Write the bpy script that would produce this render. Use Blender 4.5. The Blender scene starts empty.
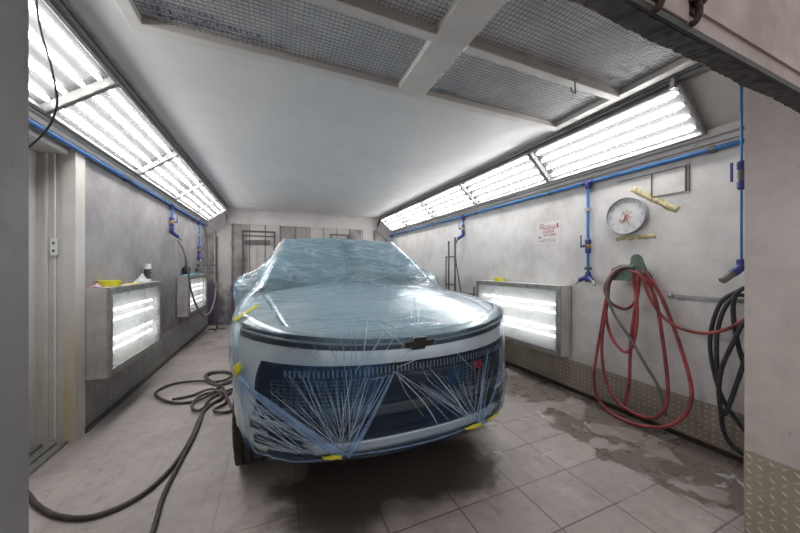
import bpy, bmesh, math, random
import numpy as np
from mathutils import Vector, Matrix
from mathutils.bvhtree import BVHTree

random.seed(7)
PI = math.pi
S = bpy.context.scene
COL = S.collection

# ------------------------------------------------------------------ camera model
FPX = 298.0
EYE = 1.30
YAW = math.atan(124 / FPX)
CA, SA = math.cos(YAW), math.sin(YAW)

def ray(px, py):
    x = (px - 400) / FPX
    return Vector((x * CA + SA, CA - x * SA, (266.5 - py) / FPX))

def on_x(px, py, X):
    d = ray(px, py)
    return Vector((0, 0, EYE)) + d * (X / d.x)

def on_y(px, py, Y):
    d = ray(px, py)
    return Vector((0, 0, EYE)) + d * (Y / d.y)

def on_z(px, py, Z):
    d = ray(px, py)
    return Vector((0, 0, EYE)) + d * ((Z - EYE) / d.z)

cam = bpy.data.cameras.new('camera')
cam.sensor_fit = 'HORIZONTAL'
cam.sensor_width = 36
cam.lens = 36 * FPX / 800
cam.clip_start = 0.02
camo = bpy.data.objects.new('camera', cam)
COL.objects.link(camo)
camo.location = (0, 0, EYE)
camo.rotation_euler = (PI / 2, 0, -YAW)
S.camera = camo
S.view_settings.view_transform = 'Standard'
S.view_settings.look = 'None'
S.view_settings.gamma = 1
S.view_settings.use_curve_mapping = False
S.view_settings.exposure = 1.30
S.cycles.use_denoising = True
S.cycles.max_bounces = 12
S.cycles.transparent_max_bounces = 16
S.cycles.sample_clamp_indirect = 6
S.cycles.caustics_reflective = False
S.cycles.caustics_refractive = False

w = bpy.data.worlds.new('shop_fill')  # even ambient fill, stands in for the unseen shop behind the camera
S.world = w
w.use_nodes = True
w.node_tree.nodes['Background'].inputs[0].default_value = (1.0, 0.97, 0.96, 1)
w.node_tree.nodes['Background'].inputs[1].default_value = 0.33

# ------------------------------------------------------------------ node helper
class NT:
    def __init__(s, name):
        s.m = bpy.data.materials.new(name)
        s.m.use_nodes = True
        s.t = s.m.node_tree
        s.t.nodes.clear()
        s.out = s.t.nodes.new('ShaderNodeOutputMaterial')
    def n(s, ty, **kw):
        nd = s.t.nodes.new('ShaderNode' + ty)
        for k, v in kw.items():
            if k[0] == '_':
                setattr(nd, k[1:], v)
        for k, v in kw.items():
            if k[0] != '_':
                key = int(k[1:]) if k[0] == 'i' and k[1:].isdigit() else k
                s.put(nd.inputs[key], v)
        return nd
    def put(s, sock, v):
        if isinstance(v, bpy.types.NodeSocket):
            s.t.links.new(v, sock)
        elif isinstance(v, bpy.types.Node):
            s.t.links.new(v.outputs[0], sock)
        else:
            if isinstance(v, tuple) and len(v) == 3 and sock.type == 'RGBA':
                v = v + (1,)
            sock.default_value = v
    def math(s, op, a, b=0.0, c=None, clamp=False):
        nd = s.n('Math', _operation=op, _use_clamp=clamp, i0=a, i1=b)
        if c is not None:
            s.put(nd.inputs[2], c)
        return nd.outputs[0]
    def ramp(s, v, lo, hi, a=0.0, b=1.0, smooth=True):
        nd = s.n('MapRange', _interpolation_type='SMOOTHSTEP' if smooth else 'LINEAR')
        s.put(nd.inputs['Value'], v)
        for k, q in zip(('From Min', 'From Max', 'To Min', 'To Max'), (lo, hi, a, b)):
            s.put(nd.inputs[k], q)
        return nd.outputs[0]
    def mix(s, f, a, b):
        nd = s.n('Mix', _data_type='RGBA')
        s.put(nd.inputs[0], f)
        s.put(nd.inputs[6], a)
        s.put(nd.inputs[7], b)
        return nd.outputs[2]
    def coords(s):
        return s.n('TexCoord').outputs['Object']
    def sep(s, v):
        nd = s.n('SeparateXYZ', i0=v)
        return nd.outputs
    def noise(s, v, scale, detail=3, rough=.55, stretch=None, dist=0.0):
        if stretch:
            v = s.n('Mapping', Vector=v, Scale=stretch).outputs[0]
        return s.n('TexNoise', Vector=v, Scale=float(scale), Detail=float(detail), Roughness=float(rough), Distortion=float(dist)).outputs[0]
    def done(s, shader):
        s.put(s.out.inputs[0], shader)
        return s.m

def simple(name, col, rough=.5, metal=0.0, var=.12, vscale=8, bump=0.0, bscale=60, emit=None, es=0, coat=0, spec=.5):
    t = NT(name)
    v = t.coords()
    n = t.noise(v, vscale, 4)
    a = tuple(c * (1 - var) for c in col)
    b = tuple(min(1, c * (1 + var)) for c in col)
    c = t.mix(t.ramp(n, .3, .7), a, b)
    p = t.n('BsdfPrincipled', Roughness=rough, Metallic=metal)
    t.put(p.inputs['Base Color'], c)
    p.inputs['Specular IOR Level'].default_value = spec
    if coat:
        p.inputs['Coat Weight'].default_value = coat
        p.inputs['Coat Roughness'].default_value = .08
    if bump:
        bn = t.n('Bump', Strength=bump, Distance=.003)
        t.put(bn.inputs['Height'], t.noise(v, bscale, 3))
        t.put(p.inputs['Normal'], bn)
    if emit:
        p.inputs['Emission Color'].default_value = emit + (1,)
        p.inputs['Emission Strength'].default_value = es
    return t.done(p)

# ------------------------------------------------------------------ object helpers
def link(name, me, mat=None, parent=None, loc=None):
    o = bpy.data.objects.new(name, me)
    COL.objects.link(o)
    if mat and me is not None:
        me.materials.append(mat)
    if parent:
        o.parent = parent
    if loc is not None:
        o.location = loc
    return o

def tag(o, label=None, cat=None, group=None, kind=None):
    if label: o['label'] = label
    if cat: o['category'] = cat
    if group: o['group'] = group
    if kind: o['kind'] = kind
    return o

def empty(name, loc, label, cat, group=None, rot=None):
    o = bpy.data.objects.new(name, None)
    COL.objects.link(o)
    o.location = loc
    if rot: o.rotation_euler = rot
    o.empty_display_size = .05
    return tag(o, label, cat, group)

class MB:
    """collects shapes and links them as one mesh object"""
    def __init__(s):
        s.v, s.f = [], []
    def add(s, vs, fs):
        b = len(s.v)
        s.v += [tuple(p) for p in vs]
        s.f += [tuple(i + b for i in f) for f in fs]
        return s
    def box(s, x0, x1, y0, y1, z0, z1, M=None):
        vs = [Vector((x, y, z)) for x in (x0, x1) for y in (y0, y1) for z in (z0, z1)]
        if M: vs = [M @ p for p in vs]
        return s.add(vs, [(0, 1, 3, 2), (4, 6, 7, 5), (0, 4, 5, 1), (2, 3, 7, 6), (0, 2, 6, 4), (1, 5, 7, 3)])
    def bevbox(s, x0, x1, y0, y1, z0, z1, b=.005, M=None):
        bm = bmesh.new()
        bmesh.ops.create_cube(bm, size=1)
        for p in bm.verts:
            p.co = Vector(((x0 + x1) / 2 + p.co.x * (x1 - x0), (y0 + y1) / 2 + p.co.y * (y1 - y0), (z0 + z1) / 2 + p.co.z * (z1 - z0)))
        bmesh.ops.bevel(bm, geom=bm.edges[:], offset=b, segments=2, affect='EDGES', profile=.5)
        return s.frombm(bm, M)
    def frombm(s, bm, M=None):
        bm.verts.index_update()
        vs = [(M @ p.co) if M else p.co.copy() for p in bm.verts]
        s.add(vs, [tuple(q.index for q in f.verts) for f in bm.faces])
        bm.free()
        return s
    def tube(s, pts, r, n=8, caps=True):
        pts = [Vector(p) for p in pts]
        rr = r if isinstance(r, (list, tuple)) else [r] * len(pts)
        vs, fs = [], []
        up = None
        for i, p in enumerate(pts):
            t = (pts[min(i + 1, len(pts) - 1)] - pts[max(i - 1, 0)])
            t = t.normalized() if t.length > 1e-9 else Vector((0, 0, 1))
            if up is None:
                up = t.orthogonal().normalized()
            up = (up - t * up.dot(t))
            up = up.normalized() if up.length > 1e-6 else t.orthogonal().normalized()
            sd = t.cross(up)
            for k in range(n):
                a = 2 * PI * k / n
                vs.append(p + (up * math.cos(a) + sd * math.sin(a)) * rr[i])
        for i in range(len(pts) - 1):
            for k in range(n):
                k2 = (k + 1) % n
                fs.append((i * n + k, i * n + k2, (i + 1) * n + k2, (i + 1) * n + k))
        if caps:
            fs.append(tuple(range(n - 1, -1, -1)))
            fs.append(tuple((len(pts) - 1) * n + k for k in range(n)))
        return s.add(vs, fs)
    def cyl(s, a, b, r, n=16):
        return s.tube([a, b], r, n)
    def lathe(s, prof, M=None, n=28, close=False):
        vs, fs = [], []
        for (r, z) in prof:
            for k in range(n):
                a = 2 * PI * k / n
                p = Vector((r * math.cos(a), r * math.sin(a), z))
                vs.append(M @ p if M else p)
        m = len(prof)
        for i in range(m - 1 + (1 if close else 0)):
            i2 = (i + 1) % m
            for k in range(n):
                k2 = (k + 1) % n
                fs.append((i * n + k, i * n + k2, i2 * n + k2, i2 * n + k))
        if not close:
            fs.append(tuple(range(n - 1, -1, -1)))
            fs.append(tuple((m - 1) * n + k for k in range(n)))
        return s.add(vs, fs)
    def quad(s, a, b, c, d):
        return s.add([a, b, c, d], [(0, 1, 2, 3)])
    def grid(s, rows):
        n = len(rows[0])
        vs = [p for r in rows for p in r]
        fs = [(i * n + j, i * n + j + 1, (i + 1) * n + j + 1, (i + 1) * n + j) for i in range(len(rows) - 1) for j in range(n - 1)]
        return s.add(vs, fs)
    def prism(s, poly, d):
        """closed polygon (3D points) extruded along vector d"""
        n = len(poly)
        d = Vector(d)
        vs = [Vector(p) for p in poly] + [Vector(p) + d for p in poly]
        fs = [tuple(range(n - 1, -1, -1)), tuple(range(n, 2 * n))]
        fs += [(i, (i + 1) % n, n + (i + 1) % n, n + i) for i in range(n)]
        return s.add(vs, fs)
    def build(s, name, mat, parent=None, smooth=False, origin=None, solid=0, recalc=True):
        me = bpy.data.meshes.new(name)
        vs = s.v
        if origin is not None:
            o_ = Vector(origin)
            vs = [tuple(Vector(p) - o_) for p in vs]
        me.from_pydata(vs, [], s.f)
        if recalc:
            bm = bmesh.new(); bm.from_mesh(me)
            bmesh.ops.recalc_face_normals(bm, faces=bm.faces[:])
            bm.to_mesh(me); bm.free()
        me.update()
        if smooth:
            me.polygons.foreach_set('use_smooth', [True] * len(me.polygons))
            if smooth != 'all':
                try:
                    me.set_sharp_from_angle(angle=math.radians(40))
                except Exception:
                    pass
        o = link(name, me, mat, parent)
        if origin is not None:
            o.location = origin
        if solid:
            md = o.modifiers.new('thickness', 'SOLIDIFY')
            md.thickness = solid
            md.offset = -1
        return o

def spline(pts, per=8):
    """Catmull-Rom through the points"""
    pts = [Vector(p) for p in pts]
    P = [2 * pts[0] - pts[1]] + pts + [2 * pts[-1] - pts[-2]]
    out = []
    for i in range(1, len(P) - 2):
        for k in range(per):
            t = k / per
            a, b, c, d = P[i - 1], P[i], P[i + 1], P[i + 2]
            out.append(.5 * ((2 * b) + (c - a) * t + (2 * a - 5 * b + 4 * c - d) * t * t + (3 * b - a - 3 * c + d) * t ** 3))
    out.append(pts[-1])
    return out

def text_geo(body, size, M, depth=.0006):
    cu = bpy.data.curves.new('lettering', 'FONT')
    cu.body = body
    cu.size = size
    cu.extrude = depth
    cu.align_x = 'CENTER'
    cu.align_y = 'CENTER'
    cu.resolution_u = 3
    o = bpy.data.objects.new('lettering', cu)
    COL.objects.link(o)
    dg = bpy.context.evaluated_depsgraph_get()
    me = o.evaluated_get(dg).to_mesh()
    vs = [M @ q.co for q in me.vertices]
    fs = [tuple(p.vertices) for p in me.polygons]
    o.evaluated_get(dg).to_mesh_clear()
    bpy.data.objects.remove(o)
    bpy.data.curves.remove(cu)
    return vs, fs

# ------------------------------------------------------------------ materials
def wall_paint(name, base, dirt, amount=.5, stains=(), rough=.55, bump=.25):
    """painted sheet steel with cloudy grime; stains: (colour, mask builder)"""
    t = NT(name)
    v = t.coords()
    x, y, z = t.sep(v)
    n1 = t.noise(v, 1.3, 6, .6)
    n2 = t.noise(v, 5.0, 5, .65)
    n3 = t.noise(v, 38, 3, .6)
    m = t.math('ADD', t.math('MULTIPLY', n1, .6), t.math('MULTIPLY', n2, .4))
    c = t.mix(t.math('MULTIPLY', t.ramp(m, .38, .68), amount), base, dirt)
    n4 = t.noise(v, 13, 5, .7)
    c = t.mix(t.ramp(n4, .5, .78, 0, .5 * amount * amount), c, dirt)
    # vertical wipe marks and specks
    n5 = t.noise(v, 10, 4, .6, stretch=(1, 1, .22))
    c = t.mix(t.ramp(n5, .55, .8, 0, .5 * amount * amount), c, tuple(q * .8 for q in dirt))
    sp = t.ramp(n3, .67, .74, 0, .45 * amount)
    c = t.mix(sp, c, tuple(q * .55 for q in dirt))
    for col, fn in stains:
        c = t.mix(fn(t, v, x, y, z), c, col)
    p = t.n('BsdfPrincipled', Roughness=rough)
    t.put(p.inputs['Base Color'], c)
    t.put(p.inputs['Roughness'], t.ramp(n2, .3, .7, rough - .12, rough + .15))
    bn = t.n('Bump', Strength=bump, Distance=.004)
    t.put(bn.inputs['Height'], t.math('ADD', n2, t.math('MULTIPLY', n3, .2)))
    t.put(p.inputs['Normal'], bn)
    return t.done(p)

def st_overspray(y0, y1, z1, amt, sc=2.2):
    def fn(t, v, x, y, z):
        n = t.noise(v, sc, 6, .62, stretch=(1, 1, .6))
        a = t.ramp(t.math('ADD', n, t.math('MULTIPLY', t.ramp(z, 0, z1, 1, 0), .35)), .58, .86)
        b = t.ramp(y, y0, y1)
        return t.math('MULTIPLY', t.math('MULTIPLY', a, b), amt, clamp=True)
    return fn

def st_streak(z1, amt, sc=9):
    def fn(t, v, x, y, z):
        n = t.noise(v, sc, 5, .6, stretch=(1, 1, .12))
        a = t.ramp(n, .5, .72)
        b = t.ramp(t.math('ADD', z, t.math('MULTIPLY', n, .5)), z1 - .2, z1 + .5, 1, 0)
        return t.math('MULTIPLY', t.math('MULTIPLY', a, b), amt, clamp=True)
    return fn

M = {}
M['wall_right'] = wall_paint('painted_panel_right', (.70, .685, .68), (.38, .365, .355), .6,
    [((.16, .15, .16), st_overspray(5.2, 7.2, 1.6, .8)), ((.36, .32, .26), st_streak(.25, .6))])
M['wall_left'] = wall_paint('painted_panel_left', (.345, .328, .338), (.17, .16, .172), .7,
    [((.16, .13, .17), st_overspray(2.9, 5.0, 1.3, .85)), ((.35, .06, .14), lambda t, v, x, y, z: t.math('MULTIPLY', t.math('MULTIPLY', t.ramp(t.noise(v, 6, 4), .62, .7), t.ramp(y, 4.6, 4.9)), t.ramp(z, .7, .9, .55, 0)))])
M['wall_back'] = wall_paint('painted_panel_back', (.43, .40, .39), (.15, .13, .13), .95,
    [((.74, .72, .70), lambda t, v, x, y, z: t.math('MULTIPLY', t.math('GREATER_THAN', t.n('TexWhiteNoise', _noise_dimensions='1D', W=t.math('FLOOR', t.math('DIVIDE', t.math('ADD', x, 1.27), .335))).outputs[0], .55), .6)),
     ((.11, .10, .11), lambda t, v, x, y, z: t.ramp(t.math('ABSOLUTE', t.math('SUBTRACT', t.math('FRACT', t.math('DIVIDE', t.math('ADD', x, 1.27), .335)), .10)), .02, .07, .75, 0)),
     ((.09, .085, .13), st_overspray(7.0, 7.3, 2.0, .95, 2.6)), ((.22, .14, .09), st_streak(1.9, .55, 7))])
M['ceiling'] = wall_paint('painted_ceiling', (.66, .66, .665), (.52, .52, .53), .3, bump=.05, rough=.5)
M['cove'] = wall_paint('painted_cove', (.66, .645, .645), (.40, .36, .35), .5, bump=.45, rough=.24)
M['frame_paint'] = wall_paint('white_frame_paint', (.63, .62, .60), (.42, .39, .35), .45, bump=.1)
M['jamb'] = wall_paint('door_jamb_paint', (.205, .197, .207), (.12, .115, .12), .6)
M['pillar'] = wall_paint('door_pillar_paint', (.58, .52, .50), (.34, .30, .285), .7, [((.25, .16, .12), st_streak(.35, .5))])
M['header'] = wall_paint('door_header_paint', (.36, .29, .27), (.22, .175, .165), .6, [((.26, .17, .12), lambda t, v, x, y, z: t.math('MULTIPLY', t.ramp(t.noise(v, 7, 4), .6, .72), .6))])
M['recess'] = wall_paint('door_recess_paint', (.60, .585, .56), (.42, .39, .36), .5,
    [((.50, .40, .22), st_streak(1.0, .9, 5)), ((.20, .09, .05), st_streak(.06, .95, 14))])
M['steel'] = simple('grey_steel', (.33, .33, .335), .38, .6, .18, 12, .15)
M['steel_dark'] = simple('dark_steel', (.13, .125, .13), .45, .6, .25, 10, .2)
M['box_paint'] = wall_paint('light_box_paint', (.56, .545, .54), (.28, .265, .27), .65, [((.20, .12, .09), st_streak(.5, .45, 12))])
M['plate_right'] = wall_paint('tread_plate_right', (.36, .32, .26), (.22, .17, .12), .7, [((.13, .075, .045), st_streak(.02, .8, 10))], rough=.42)
M['plate_left'] = wall_paint('tread_plate_left', (.27, .27, .255), (.15, .145, .14), .7, [((.07, .05, .055), st_streak(.05, .8, 10))], rough=.45)
M['rubber'] = simple('black_rubber', (.028, .027, .027), .6, 0, .3, 14, .6, 45)
M['brush'] = simple('worn_black_seal', (.050, .046, .046), .75, 0, .6, 30, 1.0, 90)
M['blue_pipe'] = simple('blue_air_pipe', (.035, .16, .42), .38, 0, .12, 6)
M['blue_valve'] = simple('blue_fitting', (.032, .045, .20), .4, 0, .15, 20)
M['brass'] = simple('brass', (.42, .29, .10), .35, .8, .2, 30)
M['white_plastic'] = simple('white_plastic', (.70, .71, .72), .4, 0, .05)
M['clip_grey'] = simple('grey_clip', (.38, .37, .37), .5)
M['green_metal'] = simple('green_enamel', (.085, .135, .105), .45, .1, .3, 14, .3)
M['red_hose'] = simple('red_rubber_hose', (.30, .055, .062), .5, 0, .5, 7, .2)
M['grey_hose'] = simple('grey_rubber_hose', (.16, .15, .15), .55, 0, .25, 9, .2)
M['black_hose'] = simple('black_rubber_hose', (.034, .034, .038), .5, 0, .3, 9, .2)
M['floor_hose'] = simple('dusty_dark_hose', (.058, .048, .046), .55, 0, .35, 12, .2)
M['rust'] = simple('rusty_iron', (.05, .03, .025), .75, .3, .5, 30, .9, 60)
M['yellow_tape'] = simple('yellow_masking_tape', (.66, .60, .03), .5, 0, .12, 25)
M['old_tape'] = simple('old_brown_tape', (.50, .44, .25), .6, 0, .35, 30)
M['paper'] = simple('white_paper', (.70, .67, .67), .7, 0, .06, 20)
M['red_ink'] = simple('red_ink', (.46, .12, .16), .7, 0, .2, 60)
M['black_ink'] = simple('black_ink', (.06, .055, .055), .6, 0, .2, 60)
M['blue_ink'] = simple('blue_ink', (.20, .26, .44), .7, 0, .3, 60)
M['filter'] = simple('filter_fleece', (.88, .885, .91), .9, 0, .14, 6, .4, 120)
M['wire'] = simple('filter_wire', (.36, .36, .375), .45, .6, .2)
M['cloth'] = simple('white_cloth', (.58, .62, .60), .8, 0, .15, 25, .4)
M['teal_cloth'] = simple('teal_cloth', (.10, .32, .38), .8, 0, .2, 25, .4)
M['pink'] = simple('pink_plastic', (.46, .30, .36), .5)
M['reflector'] = simple('light_reflector', (.075, .077, .08), .5, 0, .04)
M['box_reflector'] = simple('box_reflector', (.34, .36, .35), .5, 0, .05)
M['lamp_frame'] = simple('lamp_frame_steel', (.34, .335, .33), .4, .35, .18, 14, .1)

def emission(name, col, s):
    t = NT(name)
    return t.done(t.n('Emission', Color=col, Strength=s))
M['tube'] = emission('fluorescent_tube', (1.0, .985, .965), 14.5)
M['tube_low'] = emission('wall_box_tube', (1.0, .985, .965), 3.0)

def sheen(t, f0=.04, bn=None, gain=1.0):
    """reflectance of a thin sheet, the same from both faces"""
    lw = t.n('LayerWeight', Blend=.5)
    if bn: t.put(lw.inputs['Normal'], bn)
    f = t.math('POWER', lw.outputs['Facing'], 5.0)
    return t.math('MULTIPLY', t.math('ADD', f0, t.math('MULTIPLY', f, .9 - f0)), gain, clamp=True)
def pane_mat(name, haze):
    t = NT(name)
    tr = t.n('BsdfTransparent', Color=(.985, .985, .985))
    v = t.coords()
    df = t.n('BsdfTranslucent', Color=(.80, .83, .83))
    d2 = t.n('BsdfDiffuse', Color=(.75, .78, .78))
    hz = t.n('MixShader', i0=.45, i1=df.outputs[0], i2=d2.outputs[0])
    h = t.ramp(t.noise(v, 3, 3), .3, .75, haze * .85, haze * 1.15)
    a = t.n('MixShader', i0=h, i1=tr.outputs[0], i2=hz.outputs[0])
    gl = t.n('BsdfGlossy', Color=(1, 1, 1), Roughness=.08)
    return t.done(t.n('MixShader', i0=sheen(t), i1=a.outputs[0], i2=gl.outputs[0]))
M['pane'] = pane_mat('lamp_glass', .018)
M['pane_box'] = pane_mat('wall_box_glass', .34)

# floor: square cast tiles, worn, with damp dark patches near the right wall
def floor_mat():
    t = NT('concrete_tile_floor')
    v = t.coords()
    x, y, z = t.sep(v)
    n1 = t.noise(v, 1.1, 6, .6)
    n2 = t.noise(v, 6, 6, .65)
    n3 = t.noise(v, 55, 3, .6)
    n4 = t.noise(v, 2.2, 5, .55, dist=.6)
    base = t.mix(t.ramp(n1, .34, .66), (.31, .265, .245), (.45, .40, .378))
    base = t.mix(t.ramp(n2, .45, .75, 0, .5), base, (.54, .50, .485))
    base = t.mix(t.ramp(t.noise(v, 17, 6, .7), .48, .74, 0, .55), base, (.20, .178, .168))
    base = t.mix(t.ramp(t.noise(v, 4.5, 6, .7, stretch=(1, .35, 1), dist=.7), .55, .75, 0, .5), base, (.19, .168, .158))
    # tile by tile difference
    tx = t.math('FLOOR', t.math('DIVIDE', t.math('SUBTRACT', x, .11), .40))
    ty = t.math('FLOOR', t.math('DIVIDE', t.math('SUBTRACT', y, .155), .30))
    wn = t.n('TexWhiteNoise', _noise_dimensions='2D')
    cb = t.n('CombineXYZ', i0=tx, i1=ty)
    t.put(wn.inputs['Vector'], cb)
    base = t.mix(t.math('MULTIPLY', wn.outputs[0], .32), base, (.26, .232, .218))
    # joints
    def joint(c, o, p, w_):
        q = t.math('DIVIDE', t.math('SUBTRACT', t.math('ADD', c, t.math('MULTIPLY', t.math('SUBTRACT', n2, .5), .012)), o), p)
        fr = t.math('FRACT', q)
        dd = t.math('MINIMUM', fr, t.math('SUBTRACT', 1.0, fr))
        return t.ramp(dd, 0, w_ / p, 1, 0)
    j = t.math('MAXIMUM', joint(x, .11, .40, .007), joint(y, .155, .30, .007))
    zone = t.ramp(t.math('ADD', x, t.math('MULTIPLY', n1, .5)), -.4, .9)
    jm = t.math('MULTIPLY', j, t.math('MULTIPLY', t.ramp(n4, .3, .55, .35, 1), t.ramp(zone, 0, 1, .22, .9)))
    c = t.mix(jm, base, (.085, .072, .064))
    # damp patches with hard wandering edges
    edge = t.math('ADD', x, t.math('MULTIPLY', t.math('SUBTRACT', n4, .5), 1.5))
    wet = t.ramp(edge, 2.17, 2.22)
    dry = t.ramp(t.noise(v, 1.9, 3, .45, dist=.8), .545, .56)
    wet = t.math('MULTIPLY', wet, t.math('SUBTRACT', 1.0, t.math('MULTIPLY', dry, .8)))
    c = t.mix(t.math('MULTIPLY', wet, .78), c, (.125, .102, .086))
    # oily floor and the bumper's shadow, painted as one dark patch
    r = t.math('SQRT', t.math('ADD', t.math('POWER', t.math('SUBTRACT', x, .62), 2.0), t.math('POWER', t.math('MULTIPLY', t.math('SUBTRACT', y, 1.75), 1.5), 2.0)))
    oil_shadow = t.ramp(t.math('ADD', r, t.math('MULTIPLY', t.math('SUBTRACT', n4, .5), 1.5)), .45, .80, .92, 0)
    c = t.mix(oil_shadow, c, (.055, .045, .04))
    # chalky white patches
    ch = t.math('MULTIPLY', t.ramp(t.noise(v, 3.4, 4, .6, dist=1.2), .665, .69), t.ramp(x, .9, 1.3))
    c = t.mix(t.math('MULTIPLY', ch, .6), c, (.60, .59, .58))
    # dark scuffs toward the back left
    sc = t.math('MULTIPLY', t.ramp(t.noise(v, 2.8, 5, .6), .5, .7), t.ramp(y, 3.8, 6.2, 0, .85))
    c = t.mix(sc, c, (.075, .066, .07))
    p = t.n('BsdfPrincipled')
    t.put(p.inputs['Base Color'], c)
    t.put(p.inputs['Roughness'], t.math('SUBTRACT', t.ramp(n2, .3, .7, .42, .62), t.math('MULTIPLY', wet, .22)))
    bn = t.n('Bump', Strength=.35, Distance=.004)
    t.put(bn.inputs['Height'], t.math('SUBTRACT', t.math('ADD', n2, t.math('MULTIPLY', n3, .25)), t.math('MULTIPLY', jm, 1.2)))
    t.put(p.inputs['Normal'], bn)
    return t.done(p)
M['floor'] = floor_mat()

# ------------------------------------------------------------------ setting
XL, XR, YB = -1.39, 2.87, 7.70
CZ = 2.57
Y0F = .50           # front of the booth

def struct(name, mb, mat, smooth=False, label=None):
    o = mb.build(name, mat, smooth=smooth)
    o['kind'] = 'structure'
    if label: o['label'] = label
    return o

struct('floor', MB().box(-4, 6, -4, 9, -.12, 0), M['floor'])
# left wall with door recess towards the front
struct('wall_left', MB().box(XL - .1, XL, 3.06, YB + .2, 0, CZ + .2).box(XL - .1, XL, Y0F, 3.06, 2.17, CZ + .2), M['wall_left'])
struct('trim_1', MB().box(XL - .05, XL + .022, 2.955, 3.075, 0, 2.20), M['recess'])             # post at the recess edge
struct('door_1', MB().box(-1.60, XL - .04, 2.975, 3.01, .02, 2.17)
       .box(-1.535, -1.52, 2.955, 2.98, .02, 2.15), M['recess'])
struct('wall_recess', MB().box(-1.76, -1.62, Y0F, 3.05, 0, CZ + .1), M['recess'])
struct('trim_2', MB().box(-1.62, -1.585, 2.86, 2.98, 0, 2.17), M['frame_paint'])
struct('trim_3', MB().box(-1.62, XL - .02, Y0F, 2.955, 2.12, 2.17), M['frame_paint'])
struct('trim_4', MB().box(-1.60, -1.42, 1.4, 2.955, 0, .012).box(-1.56, -1.545, 1.4, 2.955, .012, .03)
       .box(-1.485, -1.47, 1.4, 2.955, .012, .026).box(-1.425, -1.41, 1.4, 2.955, 0, .022), M['plate_left'])
struct('wall_right', MB().box(XR, XR + .1, .72, YB + .2, 0, CZ + .2), M['wall_right'])
# back wall with pressed ribs
mb = MB().box(XL - .1, XR + .1, YB, YB + .1, 0, CZ + .2)
for k in range(13):
    xx = XL + .12 + k * .335
    mb.box(xx, xx + .035, YB - .02, YB, 0, 2.3)
struct('wall_back', mb, M['wall_back'])
mb = MB()
for (xa, xb) in ((-.72, -.02), (1.28, 1.75)):
    mb.box(xa, xb, YB - .05, YB - .02, 2.10, 2.13).box(xa, xb, YB - .05, YB - .02, 2.00, 2.02)
    mb.box(xa, xa + .03, YB - .05, YB - .02, .1, 2.13).box(xb - .03, xb, YB - .05, YB - .02, .1, 2.13)
    for q in range(4):
        mb.box(xa + .06, xb - .1, YB - .04, YB - .02, 1.90 - q * .03, 1.912 - q * .03)
struct('door_2', mb, M['steel_dark'])

# ceiling, back cove and side slopes
struct('ceiling', MB().box(-1.02, 2.52, 1.97, 7.30, CZ, CZ + .05).box(-1.02, -.68, Y0F, 1.97, CZ, CZ + .05)
       .box(2.345, 2.52, Y0F, 1.97, CZ, CZ + .05).box(XL - .1, XR + .1, Y0F - .05, YB + .2, CZ + .2, CZ + .25), M['ceiling'])  # last box: unseen roof slab, added to block the world light
rows = []
for k in range(9):
    a = PI / 2 * k / 8
    rows.append([Vector((x, 7.30 + .36 * math.sin(a) , CZ - .30 * (1 - math.cos(a)) )) for x in (-1.02, -.3, .6, 1.5, 2.52)])
struct('trim_5', MB().grid(rows), M['cove'], smooth='all')
mb = MB()
mb.add([(-1.02, 7.30, CZ), (-1.02, 7.66, CZ - .30), (XL, YB, 1.98), (XL, 7.26, 2.26)], [(0, 1, 2, 3)])
mb.add([(2.52, 7.30, CZ), (2.52, 7.66, CZ - .30), (XR, YB, 1.98), (XR, 7.32, 2.24)], [(0, 1, 2, 3)])
struct('trim_6', mb, M['cove'])
# sloped soffits that hold the lights, and the ledges below them
struct('trim_7', MB().prism([(2.52, Y0F, CZ + .04), (2.52, Y0F, CZ - .004), (2.83, Y0F, 2.255), (XR, Y0F, 2.255), (XR, Y0F, CZ + .04)], (0, 7.32 - Y0F, 0)), M['frame_paint'])
struct('trim_8', MB().prism([(-1.0, Y0F, CZ + .04), (-1.0, Y0F, CZ - .004), (-1.345, Y0F, 2.275), (XL, Y0F, 2.275), (XL, Y0F, CZ + .04)], (0, 7.27 - Y0F, 0)), M['frame_paint'])
struct('trim_9', MB().box(2.79, XR, .72, 7.34, 2.205, 2.256).box(2.84, XR, .72, 7.34, 2.17, 2.206), M['frame_paint'])
struct('trim_10', MB().box(XL, -1.325, Y0F, 7.28, 2.225, 2.276).box(XL, -1.355, Y0F, 7.28, 2.19, 2.226), M['frame_paint'])
struct('trim_11', MB().box(2.455, 2.52, .72, 7.3, CZ - .035, CZ).box(2.43, 2.447, .72, 7.3, CZ - .014, CZ), M['steel'])
struct('trim_12', MB().box(-1.0, -.945, Y0F, 7.27, CZ - .035, CZ).box(-.93, -.913, Y0F, 7.27, CZ - .014, CZ), M['steel'])

# frame of the ceiling filters
mb = MB()
mb.bevbox(-.70, 2.37, 1.92, 1.985, CZ - .028, CZ + .05, .004)
mb.bevbox(.79, .995, Y0F, 1.93, CZ - .03, CZ + .05, .004)
mb.bevbox(-.70, -.635, Y0F, 1.93, CZ - .028, CZ + .05, .004)
mb.bevbox(2.30, 2.37, Y0F, 1.93, CZ - .028, CZ + .05, .004)
for xa, xb in ((-.64, .79), (.99, 2.31)):
    mb.bevbox(xa, xb, 1.385, 1.44, CZ - .04, CZ + .05, .004)
struct('trim_13', mb, M['frame_paint'])

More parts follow.
